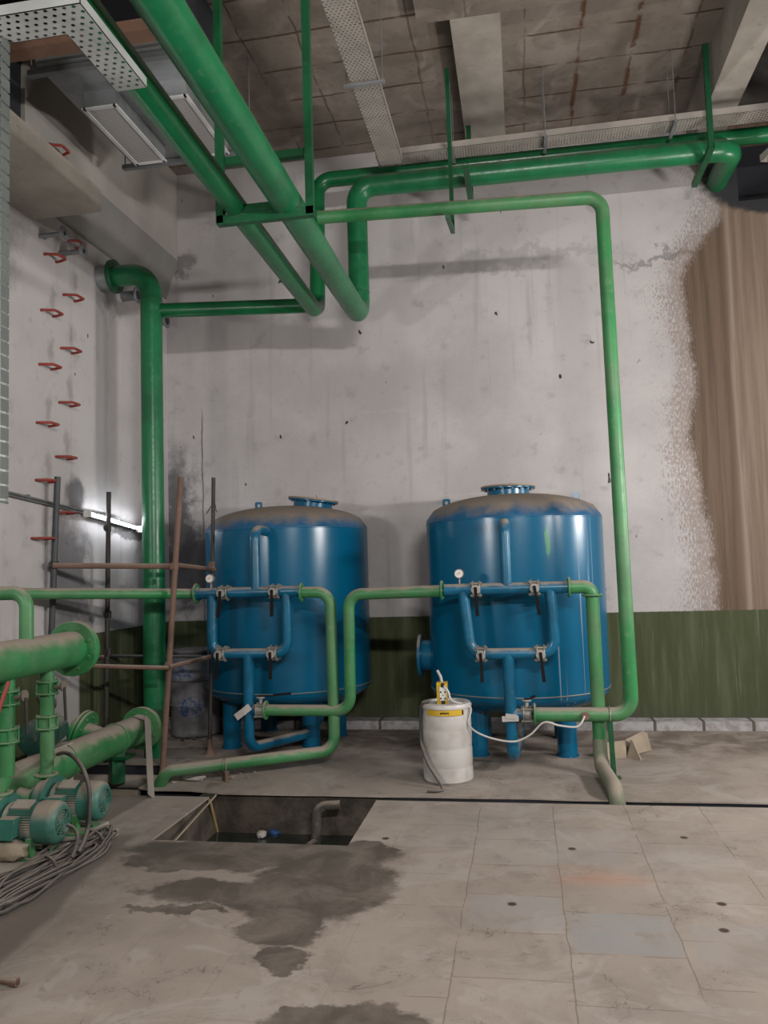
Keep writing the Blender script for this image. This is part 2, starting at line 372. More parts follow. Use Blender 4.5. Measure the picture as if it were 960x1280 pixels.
g = G('damp_pit_concrete'); nb = g.noise(4, 7, rough=.7); nf = g.noise(30, 4)
c = g.mix(g.step(nb, .35, .65), (.095, .076, .060), (.032, .026, .021)); g.bump(nb, .7, .03); M['pit'] = g.base(c, .75, 0, .4)
g = G('pale_kerb_blocks'); o = g.xyz(g.pos()); f = g.math('FRACT', g.math('DIVIDE', g.math('ADD', o[0], 50.1), .44))
j = g.step(g.math('ABSOLUTE', g.math('SUBTRACT', f, .5)), .035, .03)
c = g.mix(g.step(g.noise(12, 5), .4, .65), (.40, .39, .40), (.26, .24, .23)); c = g.mix(j, c, (.10, .08, .07)); M['kerb'] = g.base(c, .8)
g = G('dark_void'); M['void'] = g.base((.02, .022, .028), .9)  # near-black colour standing in for the darkness inside openings
g = G('pressure_gauge_face'); M['gauge'] = g.base((.65, .60, .58), .4)

# ------------------------------------------------------------------ mesh builder
class MB:
    def __init__(s): s.v = []; s.f = []
    def quadgrid(s, rings, closed=True, cap0=True, cap1=True):
        base = len(s.v); n = len(rings[0])
        for r in rings: s.v.extend([tuple(p) for p in r])
        for i in range(len(rings)-1):
            for j in range(n if closed else n-1):
                a = base+i*n+j; b = base+i*n+(j+1) % n
                s.f.append((a, b, b+n, a+n))
        if cap0: s.f.append(tuple(base+j for j in reversed(range(n))))
        if cap1: s.f.append(tuple(base+(len(rings)-1)*n+j for j in range(n)))
        return s
    def tube(s, pts, r, seg=20, bend=0.0, bs=7, caps=True, cut=False, rs=None):
        pts = [V(p) for p in pts]
        if bend > 0 and len(pts) > 2:
            out = [pts[0]]
            for i in range(1, len(pts)-1):
                a, p, b = pts[i-1], pts[i], pts[i+1]
                if (a-p).length < 1e-5 or (b-p).length < 1e-5: continue
                d0 = (a-p).normalized(); d1 = (b-p).normalized()
                ang = d0.angle(d1)
                if ang > PI-.02: out.append(p); continue
                t = bend/math.tan(ang/2); t = min(t, (a-p).length*.49 if i > 1 else (a-p).length*.98, (b-p).length*.49 if i < len(pts)-2 else (b-p).length*.98)
                R_ = t*math.tan(ang/2)
                bis = (d0+d1).normalized(); c = p+bis*(R_/math.sin(ang/2))
                s0 = p+d0*t-c; s1 = p+d1*t-c
                tot = s0.angle(s1); ax = s0.cross(s1).normalized()
                for k in range(bs+1): out.append(c+Matrix.Rotation(tot*k/bs, 3, ax) @ s0)
            out.append(pts[-1]); pts = out
        q = [pts[0]]
        for p in pts[1:]:
            if (p-q[-1]).length > 1e-5: q.append(p)
        pts = q; n = len(pts); rings = []; up_ = None
        for i, p in enumerate(pts):
            t = ((pts[i]-pts[i-1]).normalized() if i else V((0, 0, 0)))+((pts[i+1]-pts[i]).normalized() if i < n-1 else V((0, 0, 0)))
            t.normalize()
            if up_ is None:
                up_ = t.orthogonal().normalized()
            up_ = (up_-t*up_.dot(t)).normalized(); w = t.cross(up_)
            rr = rs[i] if rs else r
            rings.append([p+(up_*math.cos(2*PI*k/seg)+w*math.sin(2*PI*k/seg))*rr for k in range(seg)])
        return s.quadgrid(rings, True, caps, caps)
    def cyl(s, a, b, r, seg=24, r2=None):
        return s.tube([a, b], r, seg, rs=[r, r if r2 is None else r2])
    def lathe(s, prof, o=(0, 0, 0), ax=(0, 0, 1), seg=48, cap0=False, cap1=False):
        o = V(o); ax = V(ax).normalized(); u = ax.orthogonal().normalized(); w = ax.cross(u)
        rings = [[o+ax*h+(u*math.cos(2*PI*k/seg)+w*math.sin(2*PI*k/seg))*max(r, 1e-4) for k in range(seg)] for r, h in prof]
        return s.quadgrid(rings, True, cap0, cap1)
    def box(s, lo, hi, rot=None, c=None):
        x0, y0, z0 = lo; x1, y1, z1 = hi; b = len(s.v)
        vs = [V((x, y, z)) for z in (z0, z1) for y in (y0, y1) for x in (x0, x1)]
        if rot is not None:
            c = V(c) if c is not None else (V(lo)+V(hi))/2
            vs = [c+rot @ (v-c) for v in vs]
        s.v.extend([tuple(v) for v in vs])
        for f in ((0, 2, 3, 1), (4, 5, 7, 6), (0, 1, 5, 4), (2, 6, 7, 3), (0, 4, 6, 2), (1, 3, 7, 5)): s.f.append(tuple(b+i for i in f))
        return s
    def bar(s, a, b, w, h, upv=(0, 0, 1)):     # rectangular bar between two points
        a, b = V(a), V(b); t = (b-a).normalized(); u = V(upv); u = (u-t*u.dot(t))
        if u.length < 1e-4: u = t.orthogonal()
        u.normalize(); sd = t.cross(u)
        ring = lambda p: [p+sd*x*w/2+u*y*h/2 for x, y in ((-1, -1), (1, -1), (1, 1), (-1, 1))]
        return s.quadgrid([ring(a), ring(b)])
    def prism(s, poly, d):        # planar polygon extruded by vector d
        poly = [V(p) for p in poly]; d = V(d)
        return s.quadgrid([poly, [p+d for p in poly]])
    def channel(s, a, b, w, h, t=.006, upv=(0, 0, 1)):  # C channel: web plus two flanges
        a, b = V(a), V(b); tt = (b-a).normalized(); u = V(upv); u = (u-tt*u.dot(tt)).normalized(); sd = tt.cross(u)
        prof = [(-w/2, h/2), (-w/2, -h/2), (w/2, -h/2), (w/2, h/2), (w/2-t, h/2), (w/2-t, -h/2+t), (-w/2+t, -h/2+t), (-w/2+t, h/2)]
        ring = lambda p: [p+sd*x+u*y for x, y in prof]
        return s.quadgrid([ring(a), ring(b)])
    def torus(s, c, ax, R_, r, seg=28, s2=8, arc=1.0, start=0):
        c = V(c); ax = V(ax).normalized(); u = ax.orthogonal().normalized(); w = ax.cross(u)
        n = int(seg*arc)+1 if arc < 1 else seg
        rings = []
        for k in range(n if arc < 1 else n+1):
            a = start+2*PI*(k/seg); d = u*math.cos(a)+w*math.sin(a)
            rings.append([c+d*(R_+r*math.cos(2*PI*j/s2))+ax*r*math.sin(2*PI*j/s2) for j in range(s2)])
        return s.quadgrid(rings, True, arc < 1, arc < 1)
    def flange(s, c, ax, r_in, r_out, t, nb=8, bolt=.008):
        c = V(c); ax = V(ax).normalized()
        s.lathe([(r_in, -t/2), (r_out-.003, -t/2), (r_out, -t/2+.003), (r_out, t/2-.003), (r_out-.003, t/2), (r_in, t/2)], c, ax, 32, True, True)
        u = ax.orthogonal().normalized(); w = ax.cross(u); rb = (r_in+r_out)/2+.002
        for k in range(nb):
            a = 2*PI*(k+.5)/nb; d = u*math.cos(a)+w*math.sin(a)
            s.tube([c+d*rb-ax*(t/2+bolt*1.1), c+d*rb+ax*(t/2+bolt*1.1)], bolt, 6)
        return s
    def mesh(s, name):
        me = bpy.data.meshes.new(name); me.from_pydata([tuple(v) for v in s.v], [], s.f)
        bm = bmesh.new(); bm.from_mesh(me); bmesh.ops.recalc_face_normals(bm, faces=bm.faces); bm.to_mesh(me); bm.free()
        me.polygons.foreach_set('use_smooth', [True]*len(me.polygons))
        me.set_sharp_from_angle(angle=math.radians(38)); me.update()
        return me

def link(name, mb, mat, parent=None, loc=None, label=None):
    me = mb.mesh(name); me.materials.append(mat)
    o = bpy.data.objects.new(name, me); C.objects.link(o)
    if parent is not None:
        o.parent = parent
        if parent.type == 'EMPTY' and loc is None: o.matrix_parent_inverse = Matrix.Translation(-parent.location)
    if loc is not None: o.location = loc
    if label: o['label'] = label
    return o
def tag(o, label, cat, group=None):
    o['label'] = label; o['category'] = cat
    if group: o['group'] = group
    return o
def thing(name, label, cat, loc=(0, 0, 0), group=None):
    o = bpy.data.objects.new(name, None); C.objects.link(o); o.location = loc; o.empty_display_size = .1
    return tag(o, label, cat, group)
def struct(name, mb, mat):
    o = link(name, mb, mat); o['kind'] = 'structure'; return o
def copy_tree(o, parent=None):
    c = o.copy(); C.objects.link(c)
    if parent: c.parent = parent
    for ch in list(o.children): copy_tree(ch, c)
    return c

def orient(o, z):            # move a mesh part's verts into place (for local builds)
    pass
# ------------------------------------------------------------------ the room
XL, YB, ZC = -3.80, 8.20, 6.08
XR, YF = 6.0, -4.0
PX0, PX1, PY0, TY0, TY1 = -2.30, -1.075, 4.67, 5.585, 5.69
TX = -2.95
b = MB()
b.box((XL, YF, -.012), (PX0, PY0, 0)); b.box((PX0, YF, -.012), (PX1, PY0, 0)); b.box((PX1, YF, -.012), (XR, PY0, 0))
b.box((XL, PY0, -.012), (PX0, TY0, 0)); b.box((PX1, PY0, -.012), (XR, TY0, 0))
struct('floor', b, M['floor_front'])
b = MB()
# the rear floor, its front edge a little ragged
edge = [(TX, TY1+.10)]; x = TX+.12
while x < XR:
    edge.append((x, TY1+random.uniform(-.010, .012)+(.05 if x < -2.5 else 0))); x += random.uniform(.12, .5)
edge.append((XR, TY1))
poly = [(x, y, -.010) for x, y in edge]+[(XR, YB, -.010), (XL, YB, -.010), (XL, 6.5, -.010), (TX, 6.5, -.010)]
b.prism(poly, (0, 0, .010))
struct('floor_rear', b, M['floor_back'])
# pit and trench shell
b = MB(); D = -.75
b.box((PX0-.1, PY0-.1, D), (PX0, TY1+.12, -.012)); b.box((PX1, PY0-.1, D), (PX1+.1, TY0-.02, -.012))
b.box((PX0, PY0-.1, D), (PX1, PY0, -.012)); b.box((PX0, TY1+.03, D), (PX1+.1, TY1+.13, -.010)); b.box((PX0-.1, PY0-.1, D-.05), (PX1+.1, TY1+.13, D))
struct('trim_1', b, M['pit'])
b = MB()
b.box((PX1+.1, TY0-.12, -.50), (XR, TY0-.004, -.012)); b.box((PX1+.1, TY1+.02, -.50), (XR, TY1+.24, -.010)); b.box((PX1+.1, TY0-.12, -.55), (XR, TY1+.24, -.50))
b.box((XL, TY0-.12, -.50), (PX0-.1, TY0-.02, -.012)); b.box((XL, TY0-.12, -.55), (PX0-.1, 6.7, -.50)); b.box((XL, 6.52, -.50), (TX+.1, 6.62, -.010))
b.box((TX+.05, TY1+.13, -.50), (PX0-.1, TY1+.2, -.010))
struct('trim_2', b, M['void'])
b = MB(); b.box((PX0, PY0, D+.001), (PX1, TY1+.03, -.29)); w = link('pit_water', b, M['water']); w['kind'] = 'structure'

b = MB()   # back wall with the broken opening at top right where the big pipe leaves
b.box((XL-.2, YB, -.1), (2.25, YB+.25, ZC)); b.box((2.25, YB, -.1), (XR, YB+.25, 5.13)); b.box((2.25, YB, 5.80), (XR, YB+.25, ZC))
struct('wall_back', b, M['wall_back'])
b = MB(); b.box((2.25, YB+.25, 5.0), (XR, YB+.3, 5.9)); struct('trim_3', b, M['void'])
b = MB(); b.box((XL-.2, YF, -.1), (XL, YB, 4.66)); struct('wall_left', b, M['wall_left'])
b = MB(); b.prism([(XL-.2, 5.42, 5.10), (-3.66, 5.42, 5.10), (-3.66, 5.42, ZC), (XL-.2, 5.42, ZC)], (0, YB-5.42, 0))
struct('wall_left_upper', b, M['plaster'])
b = MB(); b.prism([(XL-.2, 5.42, 4.66), (XL, 5.42, 4.66), (-3.66, 5.42, 5.10), (XL-.2, 5.42, 5.10)], (0, YB-5.42, 0)); struct('trim_9', b, M['band'])
b = MB(); b.box((XL-.5, YF, 4.66), (XL-.45, 5.42, ZC)); struct('trim_4', b, M['void'])
b = MB(); b.box((XR, YF, -.1), (XR+.2, YB, ZC)); struct('wall_right', b, M['plaster'])
b = MB(); b.box((XL-.5, YF-.2, -.1), (XR+.2, YF, ZC)); struct('wall_front', b, M['plaster'])
b = MB(); b.box((XL-.5, YF, ZC), (XR, YB+.25, ZC+.15)); struct('ceiling', b, M['ceiling'])
# ceiling beams
b = MB(); b.box((-.40, 6.12, ZC-.12), (.0, YB, ZC)); struct('trim_5', b, M['concrete'])
b = MB(); b.box((1.80, 4.0, ZC-.42), (2.07, YB, ZC)); struct('trim_6', b, M['concrete'])
b = MB(); b.box((2.07, 4.0, ZC-.02), (XR, YB, ZC)); struct('trim_10', b, M['bay_shade'])  # thin sheet that paints the bay beyond the beam as shaded
b = MB(); b.box((-.66, 4.0, ZC-.12), (1.80, 6.12, ZC)); struct('trim_7', b, M['ceiling'])
# kerb of pale blocks
b = MB(); b.box((XL, 8.0, 0), (XR, YB, .085)); struct('baseboard_back', b, M['kerb'])

# projecting concrete ledge under the duct
b = MB(); b.box((XL, 1.0, 4.5), (-3.19, 5.72, 4.68)); o = struct('trim_8', b, M['concrete'])

# ------------------------------------------------------------------ step irons on the left wall
b = MB()
b.tube([(-.01, -.085, 0), (.03, -.085, 0), (.11, -.055, 0), (.11, .055, 0), (.03, .085, 0), (-.01, .085, 0)], .0115, 10, .012, 4)
rung0 = None
ords = ['first', 'second', 'third', 'fourth', 'fifth', 'sixth']
for i, (px, py) in enumerate(RUNGS):
    p = atX(px, py, XL+.055)
    if rung0 is None: o = rung0 = link('step_iron', b, M['red'])
    else: o = rung0.copy(); C.objects.link(o)
    o.location = (XL, p.y, p.z)
    side = 'right-hand' if i % 2 == 0 else 'left-hand'
    tag(o, 'red U-shaped step iron on the left wall, %s from the top of the %s row' % (ords[i//2], side), 'step iron', 'red step irons climbing the left wall')
p = atX(75, 187, -3.60); o = rung0.copy(); C.objects.link(o); o.location = (-3.66, p.y, p.z)
tag(o, 'lone red step iron high on the upper wall above the concrete ledge', 'step iron', 'red step irons climbing the left wall')

# ------------------------------------------------------------------ wall sleeves with flanges
def sleeve(Y, z, r, L, label, fr=.06):
    t = thing('wall_sleeve', label, 'pipe sleeve', (XL, Y, z), 'flanged pipe sleeves through the left wall')
    b = MB(); b.lathe([(r*.8, L), (r, L), (r, 0), (r*.8, 0)], (XL, Y, z), (1, 0, 0), 24); link('pipe_stub', b, M['galv_dull'], t)
    b = MB(); b.flange((XL+L, Y, z), (1, 0, 0), r*.8, fr, .014, 4, .005); link('flange', b, M['galv_dull'], t)
    b = MB(); b.lathe([(r*.95, L+.0085), (.001, L+.0085)], (XL, Y, z), (1, 0, 0), 24); link('bore', b, M['void'], t)
    return t
for px, py, r, L, fr, lab in ((80, 292, .019, .22, .062, 'grey flanged pipe stub just under the concrete ledge, farthest left on the wall'),
                          (104, 314, .022, .22, .062, 'grey flanged pipe stub beside the left end of the large green elbow pipe'),
                          (172, 369, .048, .16, .082, 'grey flanged pipe stub behind the green standpipe, below its elbow'),
                          (208, 400, .055, .12, .088, 'dark flanged pipe stub in the corner, right of the green standpipe')):
    p = atX(px, py, XL+L); sleeve(p.y, p.z, r, L, lab, fr)

# ------------------------------------------------------------------ main pipes
# standpipe on the left: flange - elbow - vertical drop
SPx, SPy, SPr = -3.29, 6.78, .098
t = thing('standpipe', 'tall thick green vertical pipe at left with elbow to a wall flange', 'pipe', (SPx, SPy, -.1))
b = MB(); b.tube([(-3.66, SPy, 4.40), (SPx, SPy, 4.40), (SPx, SPy, -.08)], SPr, 32, .20, 10); link('pipe', b, M['green_big'], t)
b = MB(); b.flange((-3.655, SPy, 4.40), (1, 0, 0), SPr*.8, .155, .04, 8, .009); link('flange', b, M['green_frame'], t)
b = MB(); b.lathe([(.112, 0), (.118, .05), (.106, .10), (.115, .13)], (XL, SPy, 4.40), (1, 0, 0), 24); link('foil_collar', b, M['galv'], t, label='crumpled foil wrapped collar at the wall')
for z_ in (.82, 4.15): b = MB(); b.torus((SPx, SPy, z_), (0, 0, 1), SPr, .004, 32, 6); link('weld_seam', b, M['green_frame'], t)

# large pipe running to the back, riser, then along the wall and out through it
t = thing('overhead_pipe', 'thickest green overhead pipe, turning up at the wall and running right to the opening', 'pipe', (-1.37, 3, 4))
BIG = [(-1.34, -2.5, 4.0), (-1.40, 7.22, 4.0), (-1.40, 7.22, 5.25), (2.18, 7.35, 5.27), (2.24, 8.6, 5.15)]
BIG = [(-1.38, -2.5, 4.0), (-1.43, 7.30, 4.0), (-1.43, 7.30, 5.26), (2.02, 7.42, 5.28), (2.06, 8.40, 5.36)]
b = MB(); b.tube(BIG, .098, 32, .17, 10); link('pipe', b, M['green_big'], t)
b = MB(); b.torus((-1.43, 7.30, 4.22), (0, 0, 1), .098, .004, 32, 6); link('weld_seam', b, M['green_frame'], t)
# smaller parallel pipe
t = thing('overhead_pipe', 'thinner green overhead pipe left of the thickest one, branching to the standpipe in the corner', 'pipe', (-1.68, 3, 4))
b = MB(); b.tube([(-1.64, -2.5, 4.0), (-1.80, 6.98, 4.0), (-1.84, 7.30, 4.12), (-1.84, 7.40, 5.42), (2.9, 7.62, 5.48), (3.2, 8.4, 5.48)], .074, 28, .15, 9); link('pipe', b, M['green_pipe'], t)
b = MB(); b.cyl((-1.80, 6.95, 4.02), (SPx+.03, SPy+.03, 4.05), .066, 28); link('branch_pipe', b, M['green_pipe'], t)

# thin pipe along the wall, long drop at right, then back to the right tank valve
LPr = .053
LY = 6.27
p1 = atY(752, 246, LY); p2 = atY(790, 893, LY); p0 = atY(398, 272, LY); p3 = atY(668.5, 893, LY)
t = thing('drop_pipe', 'slim green pipe crossing below the high pipes, then dropping at right to the right tank', 'pipe', (p2.x, LY, p2.z))
b = MB(); b.tube([p0, p1, p2, p3], LPr, 28, .13, 9); link('pipe', b, M['green_dusty'], t)
b = MB(); b.flange((p3.x, LY, p3.z), (1, 0, 0), LPr*.8, .085, .016, 4, .006); link('flange', b, M['green_dusty'], t)
b = MB(); q = atY(731, 893, LY); b.cyl(q+V((0, -.045, 0)), q+V((0, -.085, 0)), .028, 16); b.torus(q+V((0, -.07, 0)), (0, 1, 0), .028, .005); link('dosing_port', b, M['rust'], t)
q = atY(762, 893, LY)
b = MB(); b.bar((q.x, LY, q.z-.02), (q.x+.01, LY, 0), .035, .035); b.bar((q.x-.03, LY, 0.004), (q.x+.06, LY, .004), .08, .008)
link('support_leg', b, M['green_frame'], t)
b = MB(); b.torus((q.x, LY, q.z), (1, 0, 0), LPr+.004, .005); link('clamp', b, M['bolt'], t)

# ------------------------------------------------------------------ trapeze hanger for the two overhead pipes
HY = 4.86
hl, hr = atY(276, 277, HY), atY(388, 266, HY)
zb = hl.z+.0
t = thing('pipe_hanger', 'green trapeze frame hanging from the ceiling under the two overhead pipes', 'pipe hanger', (hl.x, HY, zb))
b = MB(); b.channel((hl.x-.02, HY, zb), (hr.x+.03, HY, zb), .05, .06, .007, (0, 0, 1)); link('crossbar', b, M['green_frame'], t)
q = atY(300, 216, HY)
b = MB(); b.channel((hl.x, HY+.03, 4.32), (hr.x, HY+.03, 4.32), .05, .05); link('crossbar', b, M['green_frame'], t)
for x in (hl.x, hr.x):
    b = MB(); b.channel((x, HY, zb-.02), (x, HY, ZC), .05, .05, .007, (0, 1, 0)); link('hanger_post', b, M['green_frame'], t)
b = MB(); b.bar((hl.x+.08, HY-.01, zb+.055), (hl.x+.42, HY-.01, zb+.055), .06, .05); link('packing_bar', b, M['green_frame'], t)

# right-hand hangers
q1 = atY(566, 291, 6.75)
t = thing('pipe_hanger', 'long flat green post hanging from the middle ceiling beam, carrying the slim pipe', 'pipe hanger', (q1.x, 6.75, q1.z))
b = MB(); b.bar((q1.x, 6.75, q1.z), (q1.x, 6.75, ZC-.12), .035, .03, (0, 1, 0)); link('hanger_post', b, M['green_frame'], t)
b = MB(); b.bar((q1.x, 6.77, q1.z+.015), (q1.x, 6.20, 4.388), .035, .03); link('saddle_arm', b, M['green_frame'], t)
def wall_bracket(xf, yf, label, front, yb, ptop):
    zb_ = 5.15; A_ = atZ(xf, yf, zb_); yp = A_.y+.03 if front else yb-.03
    t = thing('pipe_bracket', label, 'pipe bracket', (A_.x, yp, zb_), 'green brackets under the two high wall pipes')
    b = MB(); b.channel((A_.x, A_.y, zb_), (A_.x, yb, zb_), .05, .05); link('arm', b, M['green_frame'], t)
    b = MB(); b.bar((A_.x, yp, zb_-.02), (A_.x, yp, ptop), .045, .04, (0, 1, 0)); link('hanger_post', b, M['green_frame'], t)
wall_bracket(582, 207, 'green bracket under the high wall pipes beside the middle hanger post', False, 7.74, ZC-.12)
wall_bracket(890, 182, 'green bracket and post under the high wall pipes near the brown stain', True, 7.78, ZC)

# ------------------------------------------------------------------ cable trays
def tray(name, a, b_, w, h, label, mat, kids=(), upv=(0, 0, 1)):
    a, b_ = V(a), V(b_); L = (b_-a).length; t_ = (b_-a).normalized()
    u = V(upv); u = (u-t_*u.dot(t_)).normalized(); sd = u.cross(t_)
    m = Matrix((sd, t_, u)).transposed().to_4x4(); m.translation = a
    b = MB(); tk = .003
    b.box((-w/2, 0, 0), (w/2, L, tk)); b.box((-w/2, 0, 0), (-w/2+tk, L, h)); b.box((w/2-tk, 0, 0), (w/2, L, h))
    o = link(name, b, mat); o.matrix_world = m
    return tag(o, label, 'cable tray')
ya = .62
tray('cable_tray', (-1.04, -2.0, 5.30), (-1.04, 7.02, 5.30), .215, .06, 'perforated cable tray running from above the camera to the back wall tray', M['tray'])
ct = tray('cable_tray', (-1.20, 7.20, 5.43), (5.2, 7.20, 5.45), .20, .06, 'long perforated cable tray along the back wall above the green pipes', M['tray'])
for i, (px, py) in enumerate(((566, 110), (682, 78), (843, 80))):
    q = atY(px, 190, 7.2)
    for dy in (.0,):
        b = MB(); b.cyl((q.x, 7.08, 5.40), (q.x, 7.08, ZC), .004, 8); b.cyl((q.x, 7.32, 5.40), (q.x, 7.32, ZC), .004, 8)
        b.box((q.x-.014, 7.05, 5.405), (q.x+.014, 7.35, 5.425))
        o = link('threaded_hanger', b, M['galv_dull'])
        tag(o, 'thin threaded rod hanger carrying the back wall cable tray, %s' % ('near the middle beam' if i == 0 else 'between the two ceiling beams' if i == 1 else 'near the right-hand beam'), 'rod hanger', 'rod hangers for the back wall cable tray')
b = MB(); b.cyl((-1.18, 5.75, 5.28), (-1.18, 5.75, ZC), .004, 8); b.cyl((-.90, 5.75, 5.28), (-.90, 5.75, ZC), .004, 8); b.box((-1.2, 5.735, 5.275), (-.88, 5.765, 5.295))
tag(link('tray_support', b, M['galv_dull']), 'strut on two thin rods crossing under the overhead cable tray', 'tray support')
te = atZ(962, 203, 5.05)
tray('cable_tray', (te.x+.55, te.y-2.0, 5.05), (te.x+.02, te.y, 5.05), .22, .06, 'short perforated cable tray entering at the right edge near the wall opening', M['tray'])
# left tray: comes from the left, turns towards the back, just under the thinner pipe
z = 3.80
x0, x1 = atZ(144, 113, z).x, atZ(184, 110, z).x
ye = atZ(164, 112, z).y; ya_, yb_ = atZ(75, 8, z).y, atZ(60, 47, z).y
b = MB()
b.box((x0, ya_, z), (x1, ye, z+.003)); b.box((x0, yb_, z), (x0+.003, ye, z+.045)); b.box((x1-.003, ya_, z), (x1, ye, z+.045))
b.box((-2.25, ya_, z), (x0, yb_, z+.003)); b.box((-2.25, yb_-.003, z), (x0, yb_, z+.045)); b.box((-2.25, ya_, z), (x1, ya_+.003, z+.045))
lt = link('cable_tray', b, M['tray_left']); tag(lt, 'perforated steel cable tray elbow at top left beside the thinner overhead pipe', 'cable tray')
xr = atY(11, 100, yb_).x
b = MB(); b.box((xr-.15, yb_+.004, 1.9), (xr, yb_+.007, z+.05)); b.box((xr-.15, yb_-.045, 1.9), (xr-.147, yb_+.004, z+.05)); b.box((xr-.003, yb_-.045, 1.9), (xr, yb_+.004, z+.05))
o = link('cable_tray', b, M['tray_vertical']); tag(o, 'vertical perforated cable tray down the left edge of the picture', 'cable tray')


# ------------------------------------------------------------------ air duct
t = thing('air_duct', 'galvanised sheet metal air duct hanging below the ceiling at upper left', 'air duct', (-2.8, 5.6, 5.25))
b = MB(); b.box((-3.27, 4.96, 5.25), (-2.22, 6.45, 5.36))
link('duct_body', b, M['galv'], t)
for y in (5.02, 6.40):
    b = MB(); b.bar((-3.36, y, 5.225), (-2.15, y, 5.225), .045, .04); link('support_angle', b, M['galv_dull'], t)
for x0, x1 in ((-3.12, -2.86), (-2.56, -2.30)):
    b = MB(); b.box((x0, 5.34, 5.125), (x1, 6.18, 5.25)); d = link('diffuser_box', b, M['galv'], t)
    b = MB()
    e = .018
    b.box((x0-.012, 5.33, 5.112), (x0+e, 6.19, 5.125)); b.box((x1-e, 5.33, 5.112), (x1+.012, 6.19, 5.125))
    b.box((x0, 5.33, 5.112), (x1, 5.33+e+.01, 5.125)); b.box((x0, 6.19-e-.01, 5.112), (x1, 6.19, 5.125)); link('grille_frame', b, M['grille_frame'], d)
    b = MB(); b.box((x0+e, 5.35, 5.119), (x1-e, 6.17, 5.1245)); link('grille', b, M['grille'], d)
for x in (-3.34, -2.18):
    for y in (6.40, 5.02): b = MB(); b.cyl((x, y, 5.24), (x, y, ZC), .005, 8); link('hanger_rod', b, M['galv_dull'], t)
b = MB(); b.box((-4.2, 3.92, 5.22), (-1.9, 4.30, 5.50)); o = link('air_duct', b, M['galv'])
tag(o, 'grey sheet metal duct crossing at the extreme top left corner', 'air duct')
c0 = atY(10, 74, 4.6); c1 = atY(118, 50, 4.6); zc_ = (c0.z+c1.z)/2
b = MB(); b.bar((-3.68, 4.6, zc_), (-1.95, 4.6, zc_), .10, .008); b.bar((-3.68, 4.655, zc_+.035), (-1.95, 4.655, zc_+.035), .008, .08); b.bar((-3.68, 4.545, zc_+.035), (-1.95, 4.545, zc_+.035), .008, .08)
tag(link('steel_channel', b, M['brown_steel']), 'brown steel channel beam in front of the air duct at upper left', 'steel beam')
b = MB(); b.box((-3.25, 5.0, 5.365), (-2.25, 5.9, ZC-.02)); tag(link('duct_gap_dark', b, M['void']), 'added black box darkening the gap above the sheet metal air duct at upper left', 'air duct')  # black box added so the gap over the duct looks unlit
b = MB(); b.box((-4.2, 4.32, 4.70), (-3.69, 5.41, 6.0)); tag(link('shaft_dark_fill', b, M['void']), 'black block that darkens the shaft opening above the concrete ledge at upper left', 'shaft')  # darkness of the opening painted as a solid black block

# ------------------------------------------------------------------ tube light, conduit
p, q = atX(113, 642, -3.72), atX(176, 661, -3.72)
t = thing('tube_light', 'glowing white fluorescent tube on the left wall beside the green standpipe', 'tube light', p)
b = MB(); b.bar(p+V((-.045, -.02, .0)), q+V((-.045, .02, 0)), .05, .035); link('housing', b, M['galv_dull'], t)
b = MB(); b.cyl(p, q, .010, 12); link('tube', b, M['tube_lit'], t)
b = MB(); b.box(tuple(p+V((-.05, -.03, -.03))), tuple(p+V((.015, -.005, .03)))); link('end_cap', b, M['white_panel'], t)
b = MB(); b.box(tuple(q+V((-.05, .005, -.03))), tuple(q+V((.015, .03, .03)))); link('end_cap', b, M['white_panel'], t)
b = MB(); pa = atX(-30, 605, -3.77); pb = atX(148, 649, -3.77)
b.cyl(pa, pb, .009, 8); b.cyl(pa+V((0, 0, -.022)), pb+V((0, 0, -.022)), .007, 8)
for k in (.3, .62, .9): w = pa.lerp(pb, k); b.box(tuple(w+V((-.03, -.01, -.010))), tuple(w+V((.012, .01, .018))))
tag(link('conduit', b, M['galv_dull']), 'thin grey conduit pair running along the left wall to the tube light', 'conduit')
# ------------------------------------------------------------------ filter tanks
def butterfly(parent, c, r, lever_tilt, lab=None, ax=(1, 0, 0), out=(0, -1, 0), paintm='blue_pipe', lev=.20, down=(0, 0, -1)):
    """wafer valve between two flanges: lugs and bolts, round hub plate in front, lever hanging down"""
    c = V(c); ax = V(ax); out = V(out); down = V(down)
    b = MB()
    for s in (-1, 1):
        b.lathe([(r*.8, -.006), (r*1.42, -.006), (r*1.5, 0), (r*1.42, .006), (r*.8, .006)], c+ax*s*.026, ax, 28, True, True)
    b.lathe([(r*.8, -.018), (r*1.22, -.018), (r*1.22, .018), (r*.8, .018)], c, ax, 28, True, True)
    u = ax.cross(out)
    for k in range(4):
        a = PI/4+k*PI/2; d = out*math.cos(a)+u*math.sin(a)
        b.tube([c+d*r*1.42-ax*.046, c+d*r*1.42+ax*.046], .0065, 8)
        for s in (-1, 1): b.tube([c+d*r*1.42+ax*s*.034-ax*.005, c+d*r*1.42+ax*s*.034+ax*.005], .012, 6)
    body = link('valve', b, M['bolt'], parent)
    b = MB(); h0 = c+out*(r*1.2); h1 = c+out*(r*1.2+.045)
    b.cyl(h0, h1, .014, 12); b.lathe([(.001, 0), (.034, 0), (.036, .006), (.034, .012), (.001, .012)], h1, out, 24)
    link('hub_plate', b, M['hub'], body)
    b = MB(); t0 = h1+out*.018; d = (down+ax*lever_tilt).normalized()
    b.bar(t0-d*.02, t0+d*lev*.45, .022, .008, out); b.bar(t0+d*lev*.42+out*.006, t0+d*lev+out*.02, .026, .016, out)
    link('hand_lever', b, M['lever'], body)
    return body

